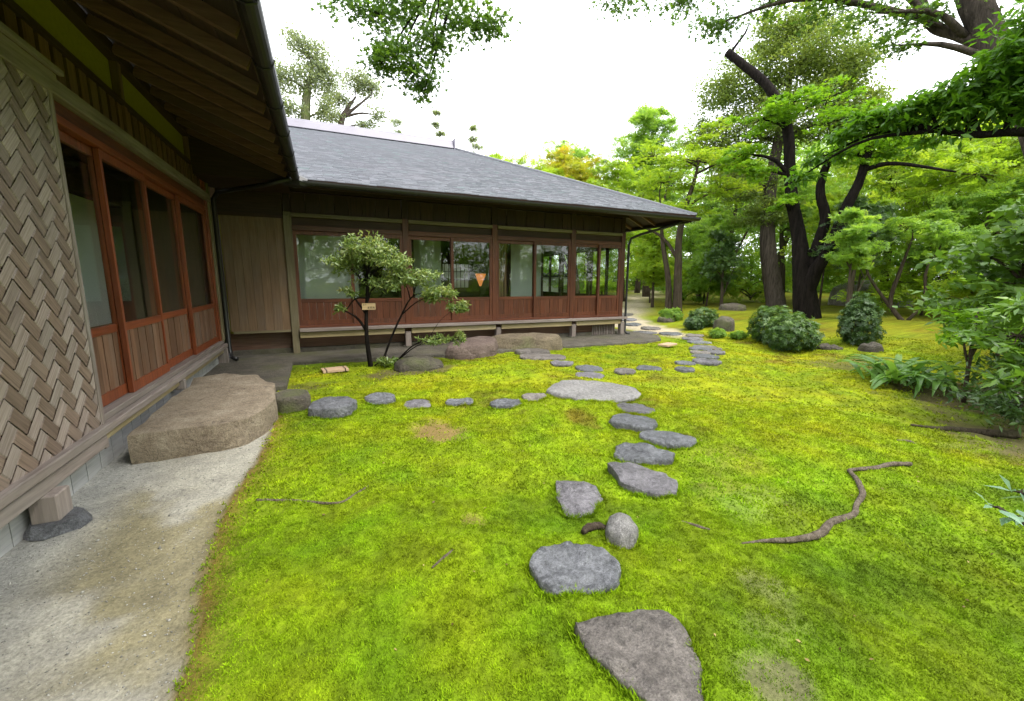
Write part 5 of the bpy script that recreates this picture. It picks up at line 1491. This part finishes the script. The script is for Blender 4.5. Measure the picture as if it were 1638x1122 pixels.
# strap-leaved plant: every leaf its own piece
def strap_plant(name, label, x, y, n, L):
    z0 = float(hgt(x, y))
    e = empty(name, (x, y, z0), label, 'plant')
    for i in range(n):
        a = rng.uniform(0, 6.28); l = L * rng.uniform(.7, 1.15)
        bx, by = x + rng.normal(0, .28), y + rng.normal(0, .16)
        up = rng.uniform(.5, 1.1)
        V, F = [], []
        for k, t in enumerate(np.linspace(0, 1, 7)):
            r_h = l * (t * .75)
            zz = z0 + l * (up * t - .75 * t * t * (1.1 - .3 * up)) + .02
            w = .030 * math.sin(math.pi * min(.97, .12 + .88 * t)) * (l / .5)
            cx, cy_ = bx + math.cos(a) * r_h, by + math.sin(a) * r_h
            V += [(cx - math.sin(a) * w, cy_ + math.cos(a) * w, zz + .012), (cx, cy_, zz), (cx + math.sin(a) * w, cy_ - math.cos(a) * w, zz + .012)]
        for k in range(6):
            b = 3 * k
            F += [(b, b + 1, b + 4, b + 3), (b + 1, b + 2, b + 5, b + 4)]
        mesh_obj('leaf', V, F, LF['strap'], e, True, attrs={'tint': ('FLOAT', [float(np.clip(rng.normal(.55, .22), 0, 1))] * len(V))})
strap_plant('strap_leaf_plant', 'clump of arching pale green strap leaves at the lawn edge', 6.55, 2.62, 95, .6)

# clipped bushes
def bush(name, label, x, y, rx, ry, h, n, size, leaf, group=None, cone=0.0):
    z0 = float(hgt(x, y))
    e = empty(name, (x, y, z0), label, 'bush', group)
    v = rng.normal(0, 1, (n, 3)); v /= np.linalg.norm(v, axis=1)[:, None]
    lump = 1 + 0.42 * (fbm(v[:, 0] * 2.2 + x, v[:, 1] * 2.2 + v[:, 2] * 2 + y, 1.6, 3) - .5) * 2
    r = lump * (1 - 0.35 * rng.random(n) ** 2.2)
    P = v * r[:, None]
    zc = P[:, 2]
    w = 1 - cone * np.clip(zc * .5 + .5, 0, 1)
    Q = np.stack([x + P[:, 0] * rx * w, y + P[:, 1] * ry * w, z0 + h * (.46 + .54 * zc)], 1)
    keep = Q[:, 2] > z0 + .01
    Q, v, zc = Q[keep], v[keep], zc[keep]
    V, F, k = leaf_arrays(Q, size, .55, 'rosette5', v * .9 + np.array([0, 0, .5]))
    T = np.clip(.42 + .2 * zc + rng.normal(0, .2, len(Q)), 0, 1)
    o = mesh_obj('foliage', V, F, LF[leaf], e, attrs={'tint': ('FLOAT', np.repeat(T, k))}); o['kind'] = 'stuff'
    mb = MB()
    for i in range(6):
        a = rng.uniform(0, 6.28)
        mb = MB(); mb.tube([(x, y, z0 - .03), (x + math.cos(a) * rx * .25, y + math.sin(a) * ry * .25, z0 + h * .3), (x + math.cos(a) * rx * .5, y + math.sin(a) * ry * .5, z0 + h * .6)], [.018, .014, .006], 5)
        mb.build('stem', M_BARK_M, e)
bush('round_bush', 'big glossy round bush in front of the big dark tree', 7.95, 4.95, .46, .42, .64, 1700, .055, 'bushy')
bush('round_bush', 'slightly smaller round bush behind and left of the biggest one', 8.30, 5.55, .42, .4, .70, 1500, .055, 'bushy')
bush('conical_bush', 'dark upright conical bush right of the big tree', 9.05, 4.42, .37, .35, .88, 1500, .055, 'dark', None, .35)
bush('round_bush', 'small round bush below the slim maple', 8.98, 7.9, .38, .36, .5, 1100, .05, 'bushy')
bush('round_bush', 'smallest dark bush at the left of the small round one', 8.48, 7.72, .24, .22, .32, 600, .05, 'dark')
bush('tuft', 'left one of two little leafy tufts before the pointed rock', 7.9, 6.52, .17, .15, .2, 260, .05, 'mid')
bush('tuft', 'right one of two little leafy tufts before the pointed rock', 8.05, 6.12, .18, .15, .16, 260, .05, 'mid')
bush('tuft', 'pale low bush beside the brown rock near the slim maple', 9.3, 9.3, .35, .3, .36, 500, .06, 'mid')

# --- azalea in front of the main house
AZ0 = (.57, 6.24, 0)
stZ = [([(.57, 6.24, -.03), (.53, 6.235, .44), (.55, 6.23, .88), (.60, 6.22, 1.32), (.65, 6.2, 1.62)], [.036, .028, .024, .02, .008]),
       ([(.72, 6.3, 0), (.85, 6.28, .35), (1.02, 6.25, .72), (1.2, 6.18, 1.02), (1.5, 6.06, 1.05)], [.019, .016, .014, .010, .005]),
       ([(.9, 6.32, 0), (1.15, 6.25, .26), (1.4, 6.1, .42)], [.014, .011, .005]),
       ([(.56, 6.23, 1.0), (.40, 6.25, .98), (.28, 6.25, .84), (.2, 6.25, .86)], [.012, .01, .008, .004])]
clZ = [((.62, 6.2, 1.66), (.36, .32, .2), 34, 5), ((.30, 6.24, 1.47), (.24, .22, .14), 18, 5), ((.92, 6.16, 1.5), (.3, .28, .18), 24, 5), ((1.25, 6.12, 1.30), (.32, .26, .13), 26, 5), ((1.55, 6.05, 1.05), (.28, .22, .12), 22, 5), ((1.82, 5.98, .86), (.16, .16, .10), 12, 5), ((.75, 6.2, 1.22), (.38, .28, .10), 16, 4), ((.19, 6.25, .86), (.06, .06, .06), 4, 4), ((.35, 6.25, 1.08), (.14, .12, .06), 5, 4), ((1.5, 6.03, .40), (.26, .16, .07), 12, 4), ((1.82, 5.98, .38), (.1, .1, .1), 7, 4), ((.75, 6.15, .10), (.16, .12, .05), 6, 4), ((1.0, 6.15, 1.28), (.25, .22, .10), 12, 4), ((.45, 6.22, 1.62), (.25, .22, .16), 16, 4)]
clZ = [(c, r, int(n * 1.7) + 1, l * 4 + 4) for c, r, n, l in clZ]
tree('azalea', 'small azalea tree with whorled leaves and a name board', 'shrub', AZ0, stZ, clZ, .064, 'azalea', M_BARK_D, 'narrow', None, 1.3, .9, .004, 8, .34, every=2)
sg = empty('name_board', (.57, 6.19, .83), 'little wooden name board hung on the azalea stem', 'sign')
mb = MB(); mb.box(.485, .665, 6.178, 6.19, .835, .925); mb.build('board', m_wood('signboard_wood', (.48, .33, .16), (.62, .45, .25), 'x', .6, .05), sg)
def glyph(x, z, s, strokes):
    mb = MB()
    for (a, b, c, d) in strokes:
        mb.box(x + a * s, x + c * s, 6.1765, 6.1775, z + b * s, z + d * s)
    o = mb.build('lettering', M_BLACK, sg); o['kind'] = 'stuff'
glyph(.50, .895, .018, [(0, .8, 1, .95), (0, .05, 1, .2), (.42, 0, .58, 1)])
glyph(.525, .895, .018, [(0, .8, 1, .95), (.1, 0, .25, .9), (.75, 0, .9, .9)])
glyph(.555, .85, .028, [(0, .75, 1, .9), (.42, 0, .58, 1), (0, .05, 1, .2), (.1, .4, .9, .52)])
glyph(.590, .85, .028, [(0, .8, 1, .95), (.1, 0, .25, .9), (.75, 0, .9, .9), (.2, .4, .8, .52), (.2, .05, .8, .17)])
glyph(.625, .85, .028, [(0, .6, 1, .75), (.42, 0, .58, 1), (0, 0, .2, .4), (.8, 0, 1, .4)])

# --- white garden wall seen through the corner windows
gw = empty('garden_wall', (9.6, 18.6, 0), 'white plaster garden wall with dark tiled coping seen through the corner windows', 'wall')
def wl_(p, q, z0, z1, th, mat, nm, up=0.0):
    mb = MB(); mb.beam((p[0], p[1], (z0 + z1) / 2), (q[0], q[1], (z0 + z1) / 2), th, z1 - z0); return mb.build(nm, mat, gw)
wl_((4.0, 18.9), (11.2, 18.28), -.1, 1.42, .2, M_WPLASTER, 'wall')
wl_((3.9, 18.92), (11.3, 18.28), 1.42, 1.50, .5, M_METAL, 'coping')
for i in range(36):
    t = (i + .5) / 36
    x, y = 3.9 + 7.4 * t, 18.92 - .64 * t
    mb = MB(); mb.tube([(x, y - .27, 1.505), (x, y, 1.60), (x, y + .27, 1.505)], .045, 6); mb.build('coping_tile', M_METAL, gw)

# --- things inside the main room
lp = empty('paper_lamp', (3.79, 10.5, .456), 'glowing orange cone-shaped lamp inside the dark room', 'lamp')
mb = MB(); mb.tube([(3.79, 10.5, 1.10), (3.79, 10.5, 1.26), (3.80, 10.5, 1.42)], [.025, .085, .145], 14); mb.build('lamp_shade', M_LAMP, lp)
mb = MB(); mb.tube([(3.80, 10.5, 1.421), (3.80, 10.5, 1.435)], [.148, .145], 14); mb.build('shade_rim', M_BLACK, lp)
mb = MB(); mb.tube([(3.79, 10.5, .475), (3.79, 10.5, 1.10)], [.012, .012], 6); mb.build('stem', M_BLACK, lp)
mb = MB(); mb.tube([(3.79, 10.5, .457), (3.79, 10.5, .48)], [.12, .11], 14); mb.build('base', M_BLACK, lp)
jr = MB(); jr.tube([(2.88, 10.6, .457), (2.88, 10.6, .7), (2.88, 10.6, 1.0), (2.88, 10.6, 1.15), (2.88, 10.6, 1.27), (2.88, 10.6, 1.32)], [.10, .15, .15, .14, .10, .03], 14, res=12)  # dark rounded shape of unidentified kind
tag(jr.build('dark_vase', M_BLACK, None, True, loc=(2.88, 10.6, .457)), 'dark rounded object before the paper window in the room', 'round_object')

# ------------------------------------------------------------------ moss and gravel
def pip(x, y, P):
    inside = np.zeros(x.shape, bool)
    n = len(P); j = n - 1
    for i in range(n):
        xi, yi = P[i]; xj, yj = P[j]
        c = ((yi > y) != (yj > y)) & (x < (xj - xi) * (y - yi) / (yj - yi + 1e-12) + xi)
        inside ^= c
        j = i
    return inside
def scatter(n, r0, r1, az0=-42, az1=92):
    az = np.radians(rng.uniform(az0, az1, n))
    r = np.sqrt(rng.uniform(r0 * r0, r1 * r1, n))
    return r * np.sin(az), r * np.cos(az)
def moss_points(n, r0, r1):
    x, y = scatter(n, r0, r1)
    sand, bare, rim, pth = zones(x, y)
    p = (1 - sand) * (1 - .93 * bare) * (1 - .75 * np.clip(rim, 0, 1)) * (1 - pth)
    keep = (rng.random(n) < p) & (x > -.62)
    keep &= ~((y > 6.62) & (x < 6.9))
    keep &= ~((y > 5.3) & (x < -.44))
    x, y = x[keep], y[keep]
    for P in STONES:
        c = P.mean(0); R = np.hypot(*(P - c).T).max()
        m = np.hypot(x - c[0], y - c[1]) < R
        if m.any():
            i = np.where(m)[0]
            k = pip(x[i], y[i], c + (P - c) * .97)
            drop = np.ones(len(x), bool); drop[i[k]] = False
            x, y = x[drop], y[drop]
    return x, y
def gz(x, y):
    sand, bare, rim, pth = zones(x, y)
    z = hgt(x, y) + 0.05 * (fbm(x, y, 4.0, 3) - 0.5) + 0.022 * (fbm(x, y, 14.0, 2) - 0.5)
    return z - 0.012 * bare
fr_x, fr_y = [], []
for P in STONES:
    c = P.mean(0)
    if np.hypot(*c) > 5.2 or (c[0] < -.4): continue
    L = np.hypot(*np.diff(np.vstack([P, P[:1]]), axis=0).T).sum()
    k = int(L * 420)
    i0 = rng.integers(0, len(P), k); t = rng.random((k, 1))
    q = P[i0] * (1 - t) + P[(i0 + 1) % len(P)] * t
    lump = fbm(q[:, 0], q[:, 1], 9.0, 2)
    q = c + (q - c) * (1.0 + (0.075 * rng.random(k) - 0.02 * sm((lump - .45) / .2)))[:, None]
    fr_x.append(q[:, 0]); fr_y.append(q[:, 1])
fr_x = np.concatenate(fr_x); fr_y = np.concatenate(fr_y)
MV, MF, MC = [], [], []
off = 0
for (n, r0, r1, blades, bh, bw, sp) in ((95000, .6, 2.4, 6, .0085, .0026, .0070), (74000, 2.4, 5.0, 4, .0125, .0054, .013), (46000, 5.0, 11.0, 3, .016, .012, .03), (0, 0, 0, 5, .022, .0038, .008)):
    x, y = moss_points(n, r0, r1) if n else (fr_x, fr_y)
    N = len(x)
    z = gz(x, y)
    c = moss_color(x, y) * (0.75 + 0.65 * rng.random((N, 1)))
    thick = 0.3 + 0.6 * fbm(x, y, 12.0, 2) + 0.9 * fbm(x + 2, y + 8, 30.0, 2)
    bx = x[:, None] + rng.normal(0, sp, (N, blades)); by = y[:, None] + rng.normal(0, sp, (N, blades))
    a = rng.uniform(0, 6.283, (N, blades))
    hh = bh * thick[:, None] * rng.uniform(.5, 1.3, (N, blades))
    lean = rng.uniform(.2, 1.1, (N, blades)) * hh
    la = rng.uniform(0, 6.283, (N, blades))
    zz = np.broadcast_to(z[:, None] - .003, bx.shape)
    v0 = np.stack([bx - np.cos(a) * bw, by - np.sin(a) * bw, zz], -1)
    v1 = np.stack([bx + np.cos(a) * bw, by + np.sin(a) * bw, zz], -1)
    v2 = np.stack([bx + np.cos(la) * lean, by + np.sin(la) * lean, zz + hh], -1)
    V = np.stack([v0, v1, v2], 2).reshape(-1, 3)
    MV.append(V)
    MF.append(np.arange(len(V)).reshape(-1, 3) + off)
    off += len(V)
    cc = np.repeat(c, blades, 0) * rng.uniform(.8, 1.2, (N * blades, 1))
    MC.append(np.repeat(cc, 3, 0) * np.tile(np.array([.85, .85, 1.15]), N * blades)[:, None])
MC = np.concatenate(MC)
M_MOSS = m_col('bright_moss', .85, .25, 30, .1, 0)
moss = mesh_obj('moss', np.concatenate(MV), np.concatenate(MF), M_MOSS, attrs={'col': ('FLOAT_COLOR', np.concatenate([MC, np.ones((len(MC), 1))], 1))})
tag(moss, 'bright yellow-green moss carpet covering the garden', 'moss', kind='stuff')

# grit on the earth strip
n = 6500
x = rng.uniform(-1.42, -.45, n); y = .5 + 5.0 * rng.random(n) ** 1.5
sand, bare, rim, pth = zones(x, y)
k = (sand > .6)
for P in STONES[-12:]:
    pass
x, y = x[k], y[k]
s = rng.uniform(.0012, .0042, len(x)) * (1 + .8 * (rng.random(len(x)) > .96))
z = hgt(x, y) + 0.05 * (fbm(x, y, 4.0, 3) - 0.5) * .4 + 0.022 * (fbm(x, y, 14.0, 2) - 0.5) * .4 - .02 + s * .4
O = np.array([(1, 0, 0), (-1, 0, 0), (0, 1, 0), (0, -1, 0), (0, 0, .7), (0, 0, -.7)], float)
OF = np.array([(0, 2, 4), (2, 1, 4), (1, 3, 4), (3, 0, 4), (2, 0, 5), (1, 2, 5), (3, 1, 5), (0, 3, 5)])
a = rng.uniform(0, 6.28, len(x))
Q = O[None] * s[:, None, None] * rng.uniform(.6, 1.5, (len(x), 6, 1))
V = np.stack([x[:, None] + Q[..., 0] * np.cos(a)[:, None] - Q[..., 1] * np.sin(a)[:, None], y[:, None] + Q[..., 0] * np.sin(a)[:, None] + Q[..., 1] * np.cos(a)[:, None], z[:, None] + Q[..., 2]], -1).reshape(-1, 3)
F = (OF[None] + (np.arange(len(x)) * 6)[:, None, None]).reshape(-1, 3)
g = rng.uniform(.15, .42, (len(x), 1)) * np.array([[1, .97, .9]])
gcol = np.repeat(np.concatenate([g, np.ones((len(g), 1))], 1), 6, 0)
gr = mesh_obj('grit', V, F, m_col('grit_stone', .8, 0, 90, .3, 0), attrs={'col': ('FLOAT_COLOR', gcol)})
tag(gr, 'fine pale grit scattered on the earth strip', 'grit', kind='stuff')

# scattered litter on the moss: small dry leaves
n = 420
x, y = moss_points(n, .7, 6.5)
z = gz(x, y) + .008
V, F, k = leaf_arrays(np.stack([x, y, z], 1), .016, .35, 'oval')
lt = mesh_obj('leaf_litter', V, F, m_leaf('dry_leaf', (0.07, 0.035, 0.015), (0.17, 0.10, 0.035), (0.34, 0.26, 0.09), .2), attrs={'tint': ('FLOAT', np.repeat(rng.random(len(x)), k))})
tag(lt, 'tiny dry leaves scattered over the moss', 'leaf litter', kind='stuff')
